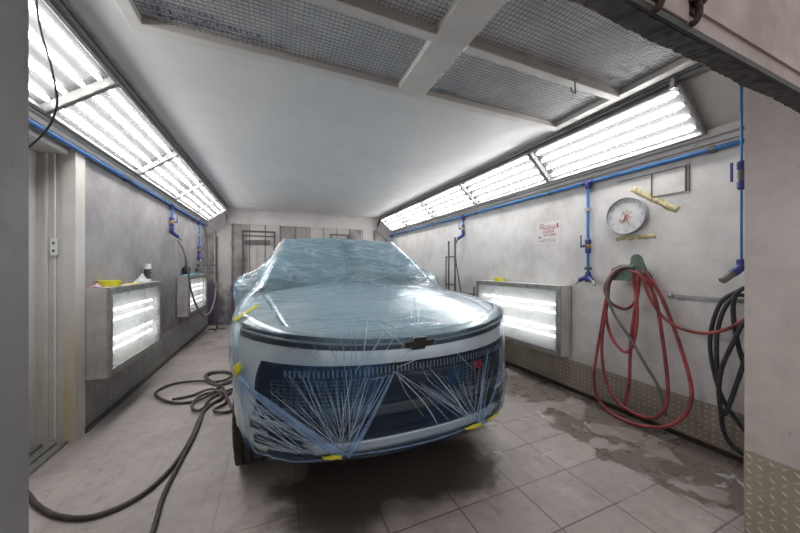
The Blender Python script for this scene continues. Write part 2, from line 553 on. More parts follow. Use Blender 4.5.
# front wall of the booth around the opening
struct('wall_front', MB().box(-3.2, -.377, .50, .69, 0, 3.2), M['jamb'])
struct('wall_pillar', MB().box(2.12, 3.6, .48, .70, 0, 2.72), M['pillar'])
struct('door_3', MB().box(-3.2, 4.2, .39, .45, 1.872, 3.3).box(-3.2, 4.2, .384, .392, 1.914, 1.918), M['header'])
mb = MB()
nx = 420
rows = [[], [], [], []]
for i in range(nx + 1):
    x = -1.6 + 5.2 * i / nx
    jt = random.uniform(-.0012, .0012) + .003 * math.sin(x * 13) + .0015 * math.sin(x * 41)
    rows[0].append(Vector((x, .392, 1.874)))
    rows[1].append(Vector((x, .396 + random.uniform(-.001, .001), 1.854 + jt * .6)))
    rows[2].append(Vector((x, .449 + random.uniform(-.002, .002), 1.868 + jt)))
    rows[3].append(Vector((x, .453, 1.90)))
mb.grid(rows)
struct('trim_14', mb, M['brush'])
struct('trim_15', MB().box(-3.2, 4.2, .386, .393, 1.852, 1.868), M['rubber'])

M['tread_worn'] = wall_paint('worn_tread_lozenges', (.56, .52, .44), (.36, .31, .25), .8, [((.16, .10, .07), st_streak(.02, .8, 10))], rough=.32)
M['tread_left'] = wall_paint('worn_tread_lozenges_left', (.46, .46, .44), (.24, .23, .22), .7, rough=.4)
def tread(mb, o, u, v, n, nu, nv, pitch, h=.004):
    o, u, v, n = map(Vector, (o, u, v, n))
    for i in range(nu):
        for j in range(nv):
            c = o + u * ((i + .5) * pitch) + v * ((j + .5) * pitch)
            s = 1 if (i + j) % 2 else -1
            a = (u + v * s).normalized() * pitch * .43
            b = (u * -s + v).normalized() * pitch * .15
            mb.add([c - a, c - b, c + a, c + b, c + n * h + a * .45, c + n * h - a * .45],
                   [(0, 1, 5), (1, 2, 4, 5), (2, 3, 4), (3, 0, 5, 4)])
struct('baseboard_right', MB().box(XR - .008, XR, .70, YB - .02, 0, .318), M['plate_right'])
mb = MB()
tread(mb, (XR - .008, .72, 0), (0, 1, 0), (0, 0, 1), (-1, 0, 0), int(6.9 / .04), 8, .0395)
struct('trim_18', mb, M['tread_worn'])
struct('baseboard_left', MB().box(XL, XL + .008, 3.08, YB - .02, 0, .40), M['plate_left'])
mb = MB()
tread(mb, (XL + .008, 3.09, 0), (0, 1, 0), (0, 0, 1), (1, 0, 0), int(4.55 / .04), 10, .0395)
struct('trim_19', mb, M['tread_left'])
struct('baseboard_pillar', MB().box(2.113, 2.12, .48, .70, 0, .405), M['plate_right'])
mb = MB()
tread(mb, (2.113, .482, 0), (0, 1, 0), (0, 0, 1), (-1, 0, 0), 6, 11, .0365)
struct('trim_20', mb, M['tread_worn'])
struct('trim_16', MB().box(XR - .03, XR - .008, .72, YB - .05, 0, .03), M['rust'])
struct('trim_17', MB().box(XL + .008, XL + .03, 3.08, YB - .05, 0, .03), M['steel_dark'])

# ------------------------------------------------------------------ sloped light fixtures
def slope_light(side, ya, yb, label, ntube=4):
    """four tubes behind a pane in a steel frame, on the slope between wall and ceiling"""
    if side > 0:
        lo, hi = Vector((2.825, 0, 2.262)), Vector((2.505, 0, CZ - .012))
    else:
        lo, hi = Vector((-1.35, 0, 2.28)), Vector((-.985, 0, CZ - .012))
    u = (hi - lo) * side; Wd = u.length; u.normalize()
    nrm = Vector((-side * abs(u.z), 0, -abs(u.x)))       # into the room
    base = (lo + hi) / 2 + Vector((0, (ya + yb) / 2, 0)) + nrm * .012
    Mx = Matrix((u, Vector((0, 1, 0)), nrm)).transposed()
    L = yb - ya
    r = empty('ceiling_light', base, label, 'light fixture', 'fluorescent light panels along the ceiling slopes')
    r.rotation_euler = Mx.to_euler()
    hw, hl = Wd / 2 - .005, L / 2 - .002
    f = .018
    fr = MB()
    for (a, b, c, d) in ((-hw, hw, -hl, -hl + f), (-hw, hw, hl - f, hl), (-hw, -hw + f, -hl + f, hl - f), (hw - f, hw, -hl + f, hl - f)):
        fr.bevbox(a, b, c, d, .0, .055, .004)
    fr.build('frame', M['lamp_frame'], r)
    MB().box(-hw + f, hw - f, -hl + f, hl - f, .0, .006).build('reflector', M['reflector'], r)
    xs = [-.15, -.052, .052, .15] if side < 0 else [-.145, -.048, .048, .145]
    for q in xs:
        MB().cyl((q, -hl + .065, .024), (q, hl - .065, .024), .0125, 10).build('tube', M['tube'], r, smooth=True)
    for s_ in (-1, 1):
        for q in xs:
            y = s_ * (hl - .055)
            MB().box(q - .012, q + .012, y - .008, y + .008, .006, .016).build('lamp_holder', M['white_plastic'], r)
    MB().box(-hw + f, hw - f, -hl + f, hl - f, .042, .045).build('glass_pane', M['pane'], r)
    return r

names_r = ['large nearest light panel on the right slope, with its bare end towards the booth opening',
           'second light panel from the opening on the right slope, above the warning notice',
           'middle one of the five light panels on the right ceiling slope',
           'second to last light panel on the right slope, above the paint stand',
           'last and smallest light panel on the right slope, next to the back cove']
bounds_r = [1.10, 2.40, 3.70, 5.00, 6.25, 7.28]
for k in range(5):
    slope_light(1, bounds_r[k], bounds_r[k + 1], names_r[k])
names_l = ['light panel of the left slope at the top left corner, crossed by a dangling cable',
           'second light panel on the left slope with long white stripes, above the blue pipe bracket',
           'third light panel on the left slope, above the near wall light box',
           'fourth light panel on the left slope, above the blue drop pipe with the hanging hose',
           'last light panel on the left slope, next to the back cove']
bounds_l = [1.22, 2.52, 3.86, 5.10, 6.24, 7.22]
for k in range(5):
    slope_light(-1, bounds_l[k], bounds_l[k + 1], names_l[k])

# ------------------------------------------------------------------ wall light boxes
def wall_box(side, ya, yb, z0, z1, depth, label):
    wx = XR if side > 0 else XL
    r = empty('light_box', (wx, (ya + yb) / 2, z0), label, 'light fixture', 'light boxes on the side walls')
    if side > 0:
        r.rotation_euler = (0, 0, PI)
    L, H = (yb - ya) / 2, z1 - z0
    # local: +x out of the wall, y along
    bd = MB()
    bd.bevbox(0, .012, -L, L, 0, H, .002)
    bd.box(0, depth, -L, L, 0, .015).box(0, depth, -L, L, H - .015, H)
    bd.box(0, depth, -L, -L + .015, .015, H - .015).box(0, depth, L - .015, L, .015, H - .015)
    bd.build('body', M['box_paint'], r)
    f = .055
    fr = MB()
    for (a, b, c, d) in ((-L, L, 0, f), (-L, L, H - f, H), (-L, -L + f, f, H - f), (L - f, L, f, H - f)):
        fr.bevbox(depth, depth + .018, a, b, c, d, .003)
    fr.build('frame', M['lamp_frame'], r)
    MB().box(.02, .026, -L + .03, L - .03, .03, H - .03).build('reflector', M['box_reflector'], r)
    for q in (.25, .37, .60, .72):
        MB().cyl((depth - .05, -L + .1, H * q), (depth - .05, L - .1, H * q), .0125, 10).build('tube', M['tube_low'], r, smooth=True)
    MB().box(depth + .002, depth + .007, -L + f, L - f, f, H - f).build('glass_pane', M['pane_box'], r)
    return r
wall_box(-1, 3.09, 4.27, .41, 1.13, .145, 'near light box on the left wall with a yellow tape roll on top')
wall_box(-1, 5.46, 6.74, .53, 1.155, .145, 'far light box on the left wall with a teal cloth on top')
wall_box(1, 2.20, 3.60, .365, 1.10, .15, 'light box low on the right wall beside the car')

# things on the boxes
def tape_roll(loc, r, h, label):
    o = MB().lathe([(r * .62, 0), (r, 0), (r, h), (r * .62, h)], n=32, close=True).build('tape_roll', M['yellow_tape'], smooth=True)
    o.location = loc
    return tag(o, label, 'tape roll')
tape_roll((-1.312, 3.30, 1.131), .075, .05, 'thick yellow roll of tape lying on the near left light box')
tape_roll((2.795, 3.22, 1.101), .062, .045, 'yellow roll of tape lying on the right wall light box')
mb = MB()
rows = []
for i in range(9):
    rows.append([Vector((-1.375 + .11 * j / 8, 3.62 + .22 * i / 8, 1.131 + .004 * math.sin(i * 1.3 + j) + .002)) for j in range(9)])
o = mb.grid(rows).build('tape_strip', M['yellow_tape'], smooth='all', solid=.002)
tag(o, 'crumpled flat strip of yellow tape on the near left light box', 'tape')

def cloth_heap(name, c, sx, sy, h, mat, label, seed):
    rnd = random.Random(seed)
    n = 18
    rows = []
    ph = [rnd.uniform(0, 6) for _ in range(6)]
    for i in range(n + 1):
        row = []
        for j in range(n + 1):
            u, v = i / n * 2 - 1, j / n * 2 - 1
            rr = min(1, math.hypot(u, v))
            hh = h * (1 - rr ** 2) * (.6 + .25 * math.sin(5 * u + ph[0] + 2 * v) + .25 * math.sin(6 * v + ph[1] - 3 * u)) + .006
            row.append(Vector((c[0] + sx * u * (1 + .12 * math.sin(4 * v + ph[2])), c[1] + sy * v * (1 + .12 * math.sin(5 * u + ph[3])), c[2] + max(.003, hh))))
        rows.append(row)
    o = MB().grid(rows).build(name, mat, smooth='all', solid=.003)
    return tag(o, label, 'cloth')
cloth_heap('wiping_cloth', (-1.315, 3.98, 1.131), .06, .10, .085, M['cloth'], 'crumpled white cloth on the near left light box, beside the spray can', 3)
cloth_heap('wiping_cloth', (-1.315, 5.95, 1.156), .062, .36, .045, M['teal_cloth'], 'teal cloth spread over the far left light box', 5)
o = cloth_heap('wax_block', (-1.335, 3.15, 1.131), .035, .05, .03, M['pink'], 'small pink lump at the front end of the near left light box', 8)
o['category'] = 'block'

def spray_can(loc, r, h, label):
    t = empty('spray_can', loc, label, 'spray can')
    MB().lathe([(r * .9, 0), (r, .006), (r, h * .16)], n=24).build('base', M['white_plastic'], t, smooth=True)
    MB().lathe([(r, h * .16), (r, h * .70)], n=24).build('label', M['black_ink'], t, smooth=True)
    MB().lathe([(r * 1.0, h * .70), (r, h * .80), (r * .9, h * .83), (r * .9, h), (r * .3, h)], n=24).build('cap', M['white_plastic'], t, smooth=True)
    mb = MB()
    for k, zz in enumerate((.30, .40, .56)):
        mb.box(r * .45, r * 1.0, -r * .5, r * .2, h * zz, h * zz + h * .035)
    mb.build('lettering', M['white_plastic'], t)
    return t
spray_can((-1.325, 4.16, 1.131), .034, .20, 'white spray can with a black label on the near left light box')
t = empty('bottle', (-1.33, 5.75, 1.18), 'dark squat bottle standing on the far left light box', 'bottle')
MB().lathe([(.05, 0), (.055, .01), (.055, .09), (.02, .13), (.018, .17)], n=20).build('body', M['rubber'], t, smooth=True)
MB().lathe([(.022, .17), (.022, .20)], n=14).build('cap', M['rubber'], t, smooth=True)

# ------------------------------------------------------------------ ceiling filters
def ceiling_filter(xa, xb, ya, yb, label, printed=None):
    c = Vector(((xa + xb) / 2, (ya + yb) / 2, CZ + .008))
    r = empty('ceiling_filter', c, label, 'air filter', 'filter panels in the ceiling')
    hx, hy = (xb - xa) / 2, (yb - ya) / 2
    n = 24
    rows = [[Vector((-hx + 2 * hx * i / n, -hy + 2 * hy * j / n, .012 + .004 * math.sin(i * 1.1) * math.sin(j * .8))) for i in range(n + 1)] for j in range(n + 1)]
    md = MB().grid(rows).build('filter_fleece', M['filter'], r, smooth='all')
    g = MB()
    p = .0255
    k = 0
    while -hx + k * p < hx:
        x = -hx + k * p
        g.box(x - .0014, x + .0014, -hy, hy, .0, .003)
        k += 1
    k = 0
    while -hy + k * p < hy:
        y = -hy + k * p
        g.box(-hx, hx, y - .0014, y + .0014, .003, .006)
        k += 1
    g.build('wire_grid', M['wire'], r)
    if printed:
        mb = MB()
        rnd = random.Random(4)
        for (x0, x1, y, h) in printed:
            x = x0
            while x < x1:
                wd = rnd.uniform(.010, .022)
                yy = y - c.y
                hh = h * rnd.uniform(.75, 1)
                mb.box(x - c.x, x - c.x + wd * .35, yy, yy + hh, .0065, .0075)
                mb.box(x - c.x, x - c.x + wd, yy + (hh * .8 if rnd.random() < .5 else 0), yy + (hh if rnd.random() < .5 else hh * .22), .0065, .0075)
                x += wd + .009
        mb.build('printed_lettering', M['blue_ink'], r)
    return r
ceiling_filter(-.635, .79, 1.44, 1.92, 'wide wire-covered ceiling filter nearest the left light panels', [(-.60, .05, 1.865, .028), (-.60, -.1, 1.82, .028), (-.55, -.3, 1.78, .022)])
ceiling_filter(.995, 2.30, 1.44, 1.92, 'wire-covered ceiling filter right of the white centre beam with a hook', [(1.02, 1.25, 1.885, .018)])
ceiling_filter(-.635, .79, .52, 1.385, 'wire-covered ceiling filter at the top edge, left of the white centre beam')
ceiling_filter(.995, 2.30, .60, 1.385, 'wire-covered ceiling filter partly behind the black door seal, with blue print', [(2.02, 2.26, 1.30, .04), (2.02, 2.26, 1.22, .035), (2.1, 2.26, 1.15, .03)])

# ------------------------------------------------------------------ air pipes
def pipe_line(x, ya, yb, z, label):
    r = empty('air_pipe', (x, (ya + yb) / 2, z), label, 'pipe', 'blue compressed air pipes')
    h = (yb - ya) / 2
    MB().cyl((0, -h, 0), (0, h, 0), .0165, 16).build('pipe', M['blue_pipe'], r, smooth=True)
    s = 1 if x > 0 else -1
    y = -h + .35
    while y < h:
        MB().lathe([(.021, -.016), (.021, .016)], Matrix.Translation((0, y, 0)) @ Matrix.Rotation(PI / 2, 4, 'X'), 14).box(0, s * .035, y - .014, y + .014, -.02, .02).build('clip', M['steel_dark'], r)
        y += 1.35
    return r
pipe_line(2.83, .74, 7.55, 2.125, 'long blue air pipe under the light panels of the right wall')
pipe_line(-1.355, .72, 7.45, 2.165, 'long blue air pipe under the light panels of the left wall')

def drop(x, y, ztop, zbot, valve_z, label, end='tee', clips=()):
    s = 1 if x > 0 else -1
    r = empty('drop_pipe', (x, y, zbot), label, 'pipe', 'blue drop pipes on the walls')
    H = ztop - zbot
    MB().cyl((0, 0, .08), (0, 0, H), .0135, 14).build('pipe', M['blue_pipe'], r, smooth=True)
    MB().lathe([(.02, H - .06), (.026, H - .05), (.026, H + .0), (.024, H + .015)], n=14).cyl((0, -.05, H), (0, .05, H), .025, 14).build('tee_fitting', M['blue_valve'], r, smooth=True)
    vz = valve_z - zbot
    v = MB().lathe([(.018, vz - .07), (.027, vz - .06), (.027, vz - .025), (.02, vz - .02)], n=14).lathe([(.02, vz + .02), (.027, vz + .025), (.027, vz + .06), (.018, vz + .07)], n=14).build('valve', M['blue_valve'], r, smooth=True)
    MB().lathe([(.021, vz - .02), (.025, vz - .01), (.025, vz + .01), (.021, vz + .02)], n=12).cyl((-s * .02, 0, vz), (-s * .045, 0, vz), .011, 10).build('valve_body', M['brass'], v, smooth=True)
    MB().bevbox(-s * .052 - .004, -s * .052 + .004, .028, .042, vz - .01, vz + .11, .003).box(-s * .052 - .004, -s * .052 + .004, -.012, .042, vz - .014, vz + .012).build('valve_handle', M['blue_valve'], v)
    for c in clips:
        MB().box(-.02, .02, -.024, .024, c - zbot - .014, c - zbot + .014).build('clip', M['clip_grey'] if c > valve_z else M['steel_dark'], r)
    if end == 'tee':
        MB().lathe([(.018, .10), (.026, .085), (.03, .05), (.03, .01), (.02, .0)], n=16).build('outlet', M['blue_valve'], r, smooth=True)
        for sy in (-1, 1):
            a = Vector((-s * .01, sy * .02, .04)); b = Vector((-s * .035, sy * .07, .012)); c2 = Vector((-s * .055, sy * .10, -.03))
            o = MB().tube([a, b], .021, 12).build('outlet_branch', M['blue_valve'], r, smooth=True)
            MB().tube([b, c2], [.016, .013], 12).build('coupling', M['steel'] if sy > 0 else M['clip_grey'], o, smooth=True)
    elif end == 'elbow':
        o = MB().tube(spline([(0, 0, .10), (0, 0, .04), (-s * .02, .03, .01), (-s * .05, .075, -.02)], 5), .026, 14).build('outlet', M['blue_valve'], r, smooth=True)
        MB().tube([(-s * .05, .075, -.02), (-s * .085, .13, -.06)], [.024, .022], 14).build('coupling', M['clip_grey'], o, smooth=True)
    return r
drop(2.83, 1.993, 2.125, 1.15, 1.50, 'blue drop pipe with valve and twin outlets between notice and clock', 'tee', (1.86, 1.28))
drop(2.83, 4.113, 2.125, 1.78, 1.92, 'blue drop pipe above the paint stand on the right wall', 'elbow')
drop(2.83, 7.35, 2.125, 1.5, 1.75, 'short blue drop pipe at the far end of the right wall', 'none')
drop(-1.355, 5.12, 2.165, 1.75, 1.93, 'blue drop pipe on the left wall with the grey hose hanging from it', 'elbow')
drop(-1.355, 6.75, 2.165, 1.42, 1.62, 'blue drop pipe on the left wall near the back corner', 'tee', (1.9,))
# riser next to the door pillar
r = empty('riser_pipe', (2.66, on_x(741.5, 200, 2.66).y, 1.225), 'blue vertical pipe with valve right beside the door pillar', 'pipe')
MB().cyl((0, 0, .08), (0, 0, 1.20), .0065, 12).build('pipe', M['blue_pipe'], r, smooth=True)
MB().box(-.006, .206, -.006, .006, .93, .945).build('wall_bracket', M['steel_dark'], r)
v = MB().lathe([(.012, .55), (.021, .56), (.021, .60), (.014, .61), (.014, .67), (.021, .68), (.021, .72), (.012, .73)], n=14).build('valve', M['blue_valve'], r, smooth=True)
MB().lathe([(.016, .61), (.019, .64), (.016, .67)], n=12).build('valve_body', M['steel_dark'], v, smooth=True)
MB().bevbox(-.05, -.042, .02, .034, .6, .72, .003).build('valve_handle', M['blue_valve'], v)
o = MB().tube(spline([(0, 0, .12), (0, 0, .08), (-.02, .012, .05), (-.045, .025, .03)], 5), .024, 14).build('outlet', M['blue_valve'], r, smooth=True)
MB().tube([(-.045, .025, .03), (-.10, .05, -.015)], [.022, .02], 14).build('coupling', M['grey_hose'], o, smooth=True)

# ------------------------------------------------------------------ right wall: clock, notice, tapes, frame, hook, hoses
WXR = XR
ck = empty('wall_clock', (WXR - .002, 1.66, 1.745), 'round white wall clock with a grey rim and faded pink print', 'clock', rot=(0, -PI / 2, 0))
R_ = .165
MB().lathe([(R_ * .97, 0), (R_, .008), (R_, .034), (R_ * .965, .042), (R_ * .93, .040), (R_ * .93, .02), (R_ * .9, 0)], n=56, close=True).build('rim', simple('clock_rim', (.36, .37, .39), .4, .2), ck, smooth=True)
MB().lathe([(R_ * .94, 0), (R_ * .94, .022)], n=56).build('dial', simple('clock_dial', (.56, .57, .59), .5), ck)
mk = MB()
for h in range(12):
    a = h * PI / 6
    # local: x is up the wall, y to the left or right of it
    ux, uy = math.cos(a), math.sin(a)
    Mt = Matrix.Translation((ux * R_ * .78, -uy * R_ * .78 * -1 * -1, .0232)) @ Matrix.Rotation(-PI / 2, 4, 'Z')
    mk.add(*text_geo(str(h if h else 12), .034, Mt, .0004))
mk.build('numerals', simple('clock_numerals', (.24, .24, .26), .6), ck)
pr = MB()
rnd = random.Random(2)
for k in range(26):
    a, q = rnd.uniform(0, 2 * PI), rnd.uniform(0, .055)
    cx, cy = -.012 + q * math.cos(a), -.01 + q * math.sin(a) * 1.2
    pr.lathe([(rnd.uniform(.006, .015), .0222), (.004, .0226 + k * .00001)], Matrix.Translation((cx, cy, 0)), 9)
pr.build('dial_print', simple('faded_print', (.50, .38, .35), .6, 0, .35, 40), ck)
hd = MB()
for a, L, wd in ((math.radians(200), .085, .006), (math.radians(158), .06, .008)):
    hd.box(-.012, L, -wd / 2, wd / 2, .026, .0275, Matrix.Rotation(a, 4, 'Z'))
hd.lathe([(.008, .022), (.008, .030)], n=12)
hd.build('hands', simple('clock_hands', (.34, .12, .12), .5), ck)

def wall_quad(name, c0, c1, c2, c3, mat, thick=.001):
    pts = [Vector(p) for p in (c0, c1, c2, c3)]
    return MB().prism(pts, (-thick, 0, 0)).build(name, mat)

sg = empty('wall_notice', (WXR - .001, 2.49, 1.68), 'white paper notice with red print taped to the right wall', 'notice')
MB().box(-.002, 0, -.15, .15, -.12, .13).build('sheet', M['paper'], sg)
mb = MB()
rnd = random.Random(11)
for (y0, y1, z, h) in ((-.09, .12, .075, .016), (-.10, .05, .040, .026), (-.08, .07, .004, .024), (-.10, .06, -.030, .022)):
    y = y0
    while y < y1:
        wd = rnd.uniform(.012, .022)
        mb.box(-.0032, -.002, y, y + wd * .3, z, z + h)
        mb.box(-.0032, -.002, y, y + wd, z + h * .78, z + h)
        if rnd.random() < .6: mb.box(-.0032, -.002, y, y + wd, z, z + h * .22)
        if rnd.random() < .5: mb.box(-.0032, -.002, y + wd * .7, y + wd, z, z + h)
        y += wd + .007
mb.box(-.0032, -.002, -.135, -.11, .05, .10)
mb.build('red_print', M['red_ink'], sg)
mb = MB().box(-.0032, -.002, .105, .128, -.05, -.028)
for z in (-.075, -.092):
    y = -.10
    while y < .12:
        wd = rnd.uniform(.01, .03)
        mb.box(-.0032, -.002, y, y + wd, z, z + .005)
        y += wd + .008
for z in (.105, .085, .06):
    mb.box(-.0032, -.002, .06, .125, z, z + .006)
mb.build('small_print', M['black_ink'], sg)

def tape_on_wall(cy, cz, L, wd, ang, mat, label, seed):
    rnd = random.Random(seed)
    n = 14
    rows = []
    for j in range(3):
        rows.append([])
    for i in range(n + 1):
        u = (i / n - .5) * L
        jag = rnd.uniform(-.006, .006)
        for j in range(3):
            vv = (j / 2 - .5) * wd + jag * (1 if j != 1 else 0)
            rows[j].append(Vector((-.0015 - .003 * (j == 1) * abs(math.sin(i * 1.7)), u * math.cos(ang) - vv * math.sin(ang), u * math.sin(ang) + vv * math.cos(ang))))
    o = MB().grid(rows).build('tape_strip', mat, smooth='all', solid=.001)
    o.location = (WXR - .001, cy, cz)
    return tag(o, label, 'tape', 'old tape on the right wall')
tape_on_wall(1.60, 1.552, .31, .036, 0.02, M['old_tape'], 'old yellow tape strip stuck just below the clock', 1)
tape_on_wall(1.46, 1.855, .40, .05, .66, M['old_tape'], 'frayed brown tape strip slanting between the clock and the wall frame', 2)
fr = MB()
ya, yb, za, zb = 1.237, 1.475, 1.872, 2.066
fr.box(-.012, 0, ya - .008, ya + .004, za - .006, zb + .006).box(-.008, 0, yb - .003, yb + .003, za, zb)
fr.box(-.008, 0, ya, yb + .26, zb - .003, zb + .003).box(-.008, 0, ya, yb, za - .003, za + .003)
fr.box(-.012, 0, ya + .012, ya + .02, za, zb)
o = fr.build('wall_frame', M['steel_dark'])
o.location = (WXR, 0, 0)
tag(o, 'thin dark metal frame fixed above and right of the clock', 'frame')

# green hose hook
hk = empty('hose_hook', (WXR - .002, 1.60, 1.28), 'green metal hose hook on the right wall holding the red hose', 'hook')
mb = MB()
mb.prism([(-.004, -.11, -.07), (-.004, .05, -.07), (-.004, .03, .10), (-.004, .005, .125), (-.004, -.03, .125), (-.004, -.055, .10)], (.006, 0, 0))
mb.build('back_plate', M['green_metal'], hk)
rows = []
for i in range(9):
    a = PI * i / 8
    rows.append([Vector((x, -.02 + .115 * math.cos(a) * (1 + .15 * (x < -.1)), -.085 + .085 * math.sin(a))) for x in (0, -.07, -.14)])
MB().grid(rows).build('saddle', M['green_metal'], hk, smooth='all', solid=.006)
MB().prism([(-.14, -.16, -.10), (-.14, .13, -.10), (-.14, .10, .0), (-.14, .03, .035), (-.14, -.06, .035), (-.14, -.13, .0)], (-.006, 0, 0)).build('front_lip', M['green_metal'], hk)

def hose_obj(name, paths, r, mat, label, cat='hose', per=8, group=None):
    mb = MB()
    for p in paths:
        mb.tube(spline(p, per), r, 9)
    o = mb.build(name, mat, smooth='all')
    return tag(o, label, cat, group)
def px_path(pts, xs):
    if not isinstance(xs, (list, tuple)): xs = [xs] * len(pts)
    q = [on_x(p[0], p[1], x) for p, x in zip(pts, xs)]
    for p in q: p.z = max(p.z, .016)
    return q
red = []
p1 = [(634, 270), (622, 272), (612, 277), (606, 300), (601, 330), (597, 352), (594, 378), (598, 398), (612, 414), (635, 424), (662, 427), (681, 419), (691, 402), (690, 380), (680, 345), (668, 312), (657, 289), (645, 273), (634, 268), (622, 270)]
red.append(px_path(p1, [2.76, 2.75, 2.74, 2.75, 2.76, 2.77, 2.76, 2.74, 2.71, 2.69, 2.69, 2.72, 2.77, 2.80, 2.80, 2.80, 2.79, 2.77, 2.75, 2.74])
           + px_path([(613, 272), (605, 288), (610, 302), (624, 309), (635, 302), (638, 288), (632, 272), (622, 268), (611, 276), (607, 305), (602, 340), (604, 372), (613, 396), (632, 412), (652, 418), (664, 410), (668, 392), (666, 365), (662, 335), (657, 305), (650, 285), (641, 274), (630, 269), (616, 272)],
                     [2.73, 2.74, 2.75, 2.76, 2.76, 2.75, 2.74, 2.73, 2.73, 2.75, 2.76, 2.76, 2.74, 2.72, 2.72, 2.74, 2.77, 2.79, 2.79, 2.78, 2.77, 2.75, 2.74, 2.72])
           + px_path([(609, 285), (606, 315), (612, 338), (624, 352), (633, 345), (637, 320), (636, 295), (633, 276), (638, 273), (637, 296), (632, 330), (630, 358), (629, 384), (624, 408)],
                     [2.71, 2.73, 2.75, 2.75, 2.75, 2.74, 2.73, 2.72, 2.71, 2.73, 2.75, 2.77, 2.78, 2.80]))
hose_obj('red_hose', red, .0125, M['red_hose'], 'red rubber hose hanging in long loops from the green hook')
hose_obj('lead_hose', [px_path([(630, 271), (641, 276), (650, 298), (662, 316), (680, 328), (705, 333), (727, 329), (742, 321), (756, 312)], [2.70, 2.70, 2.72, 2.74, 2.75, 2.75, 2.74, 2.73, 2.72])], .0115, M['red_hose'], 'single red hose sagging from the green hook towards the door pillar')
hose_obj('grey_hose', [px_path([(633, 267), (620, 268), (610, 278), (607, 292), (614, 314), (630, 338), (645, 364), (657, 384), (663, 402), (666, 416)], [2.70, 2.69, 2.69, 2.70, 2.71, 2.72, 2.73, 2.74, 2.75, 2.76])], .0115, M['grey_hose'], 'grey rubber hose crossing the loops of the red hose')
blk = px_path([(752, 286), (738, 291), (722, 301), (713, 322), (710, 345), (714, 372), (722, 397), (735, 418), (752, 436), (768, 420), (766, 380), (760, 330), (750, 300), (736, 296), (724, 310), (717, 335), (717, 365), (719, 392), (721, 412), (724, 432), (735, 449), (752, 455), (768, 430), (760, 400), (750, 380), (740, 352), (734, 322), (734, 300), (742, 289), (754, 288), (760, 310), (745, 321), (732, 345), (722, 368), (719, 392), (724, 415), (738, 380), (752, 335)],
              [2.80, 2.78, 2.77, 2.77, 2.78, 2.79, 2.80, 2.80, 2.80, 2.81, 2.81, 2.80, 2.78, 2.76, 2.75, 2.75, 2.75, 2.76, 2.77, 2.78, 2.79, 2.80, 2.80, 2.79, 2.78, 2.76, 2.74, 2.73, 2.72, 2.72, 2.72, 2.71, 2.71, 2.72, 2.73, 2.74, 2.75, 2.75])
hose_obj('black_hose', [blk], .0125, M['black_hose'], 'black hose hanging in loops beside the door pillar')
rod = empty('hose_rail', (WXR, 1.11, 1.072), 'galvanized metal rail sticking along the wall by the black hose', 'rail')
MB().box(-.055, -.045, -.26, .20, -.012, .012).box(-.055, -.03, -.26, .20, -.014, -.010).build('bar', M['steel'], rod)
MB().lathe([(.014, -.005), (.022, .004), (.022, .016), (.012, .03)], Matrix.Translation((-.05, .20, 0)) @ Matrix.Rotation(-PI / 2, 4, 'X'), 10).build('end_fitting', M['steel'], rod)
for q in (.18, -.185):
    MB().box(-.05, 0, q - .015, q + .015, -.012, .012).build('bracket', M['steel'], rod)

# ------------------------------------------------------------------ stands
def bars(name, loc, segs, r, mat, label, cat='stand', parts=None):
    e = empty(name, loc, label, cat)
    for pn, lst in segs:
        mb = MB()
        for a, b, *rr in lst:
            mb.tube([a, b], rr[0] if rr else r, 8)
        mb.build(pn, mat, e, smooth=True)
    return e
# right: rack of square uprights behind the car
SX, SY = 2.50, 3.86
bars('paint_stand', (SX, SY, 0), [
    ('post', [((0, .16, 0), (0, .16, 1.70), .014)]), ('post', [((0, -.02, 0), (0, -.02, 1.74), .015)]), ('post', [((0, .24, 0), (0, .24, 1.45), .011)]),
    ('cross_bar', [((0, -.02, 1.45), (0, .26, 1.45), .011)]), ('cross_bar', [((0, -.02, 1.02), (0, .26, 1.02), .011)]),
    ('cross_bar', [((-.02, -.55, .92), (-.02, .62, .92), .012)]),
    ('arm', [((-.02, -.50, .92), (.1, -.50, .60), .011), ((.05, -.42, 1.02), (.05, -.42, .50), .013)]),
    ('foot', [((-.25, .16, .015), (.25, .16, .015), .014), ((-.25, -.02, .015), (.25, -.02, .015), .014), ((0, -.42, .015), (0, .3, .015), .014), ((.05, -.42, .0), (.05, -.42, .52), .013)])],
    .012, M['steel_dark'], 'dark steel paint stand with two tall uprights by the right wall')
hose_obj('thin_hose', [[(2.78, 4.18, 1.76), (2.70, 4.14, 1.62), (2.68, 4.08, 1.35), (2.67, 3.98, 1.05), (2.68, 3.92, .8), (2.70, 3.9, .5)]], .009, M['black_hose'], 'thin dark hose hanging beside the paint stand on the right wall')
bars('pole_stand', (-1.12, 7.10, 0), [
    ('pole', [((0, 0, 0), (0, 0, 1.92), .016)]), ('arm', [((-.24, -.05, 1.33), (0, 0, 1.33), .013)]),
    ('foot', [((-.15, 0, .016), (.15, 0, .016), .016), ((0, -.18, .016), (0, .18, .016), .016)])],
    .014, M['steel_dark'], 'tall thin pole stand with a side arm in the back left corner')
t = empty('spray_gun', (-1.335, 6.55, 1.19), 'dark spray gun standing beside the teal cloth near the back left corner', 'spray gun')
MB().lathe([(.035, 0), (.04, .01), (.04, .07), (.015, .09)], n=16).build('cup', M['steel_dark'], t, smooth=True)
MB().tube([(0, 0, .085), (0, -.01, .13)], .014, 10).tube([(0, -.07, .14), (0, .06, .145)], [.010, .018], 10).build('body', M['steel_dark'], t, smooth=True)
MB().tube([(0, .04, .14), (.01, .07, .04)], .012, 10).build('grip', M['rubber'], t, smooth=True)
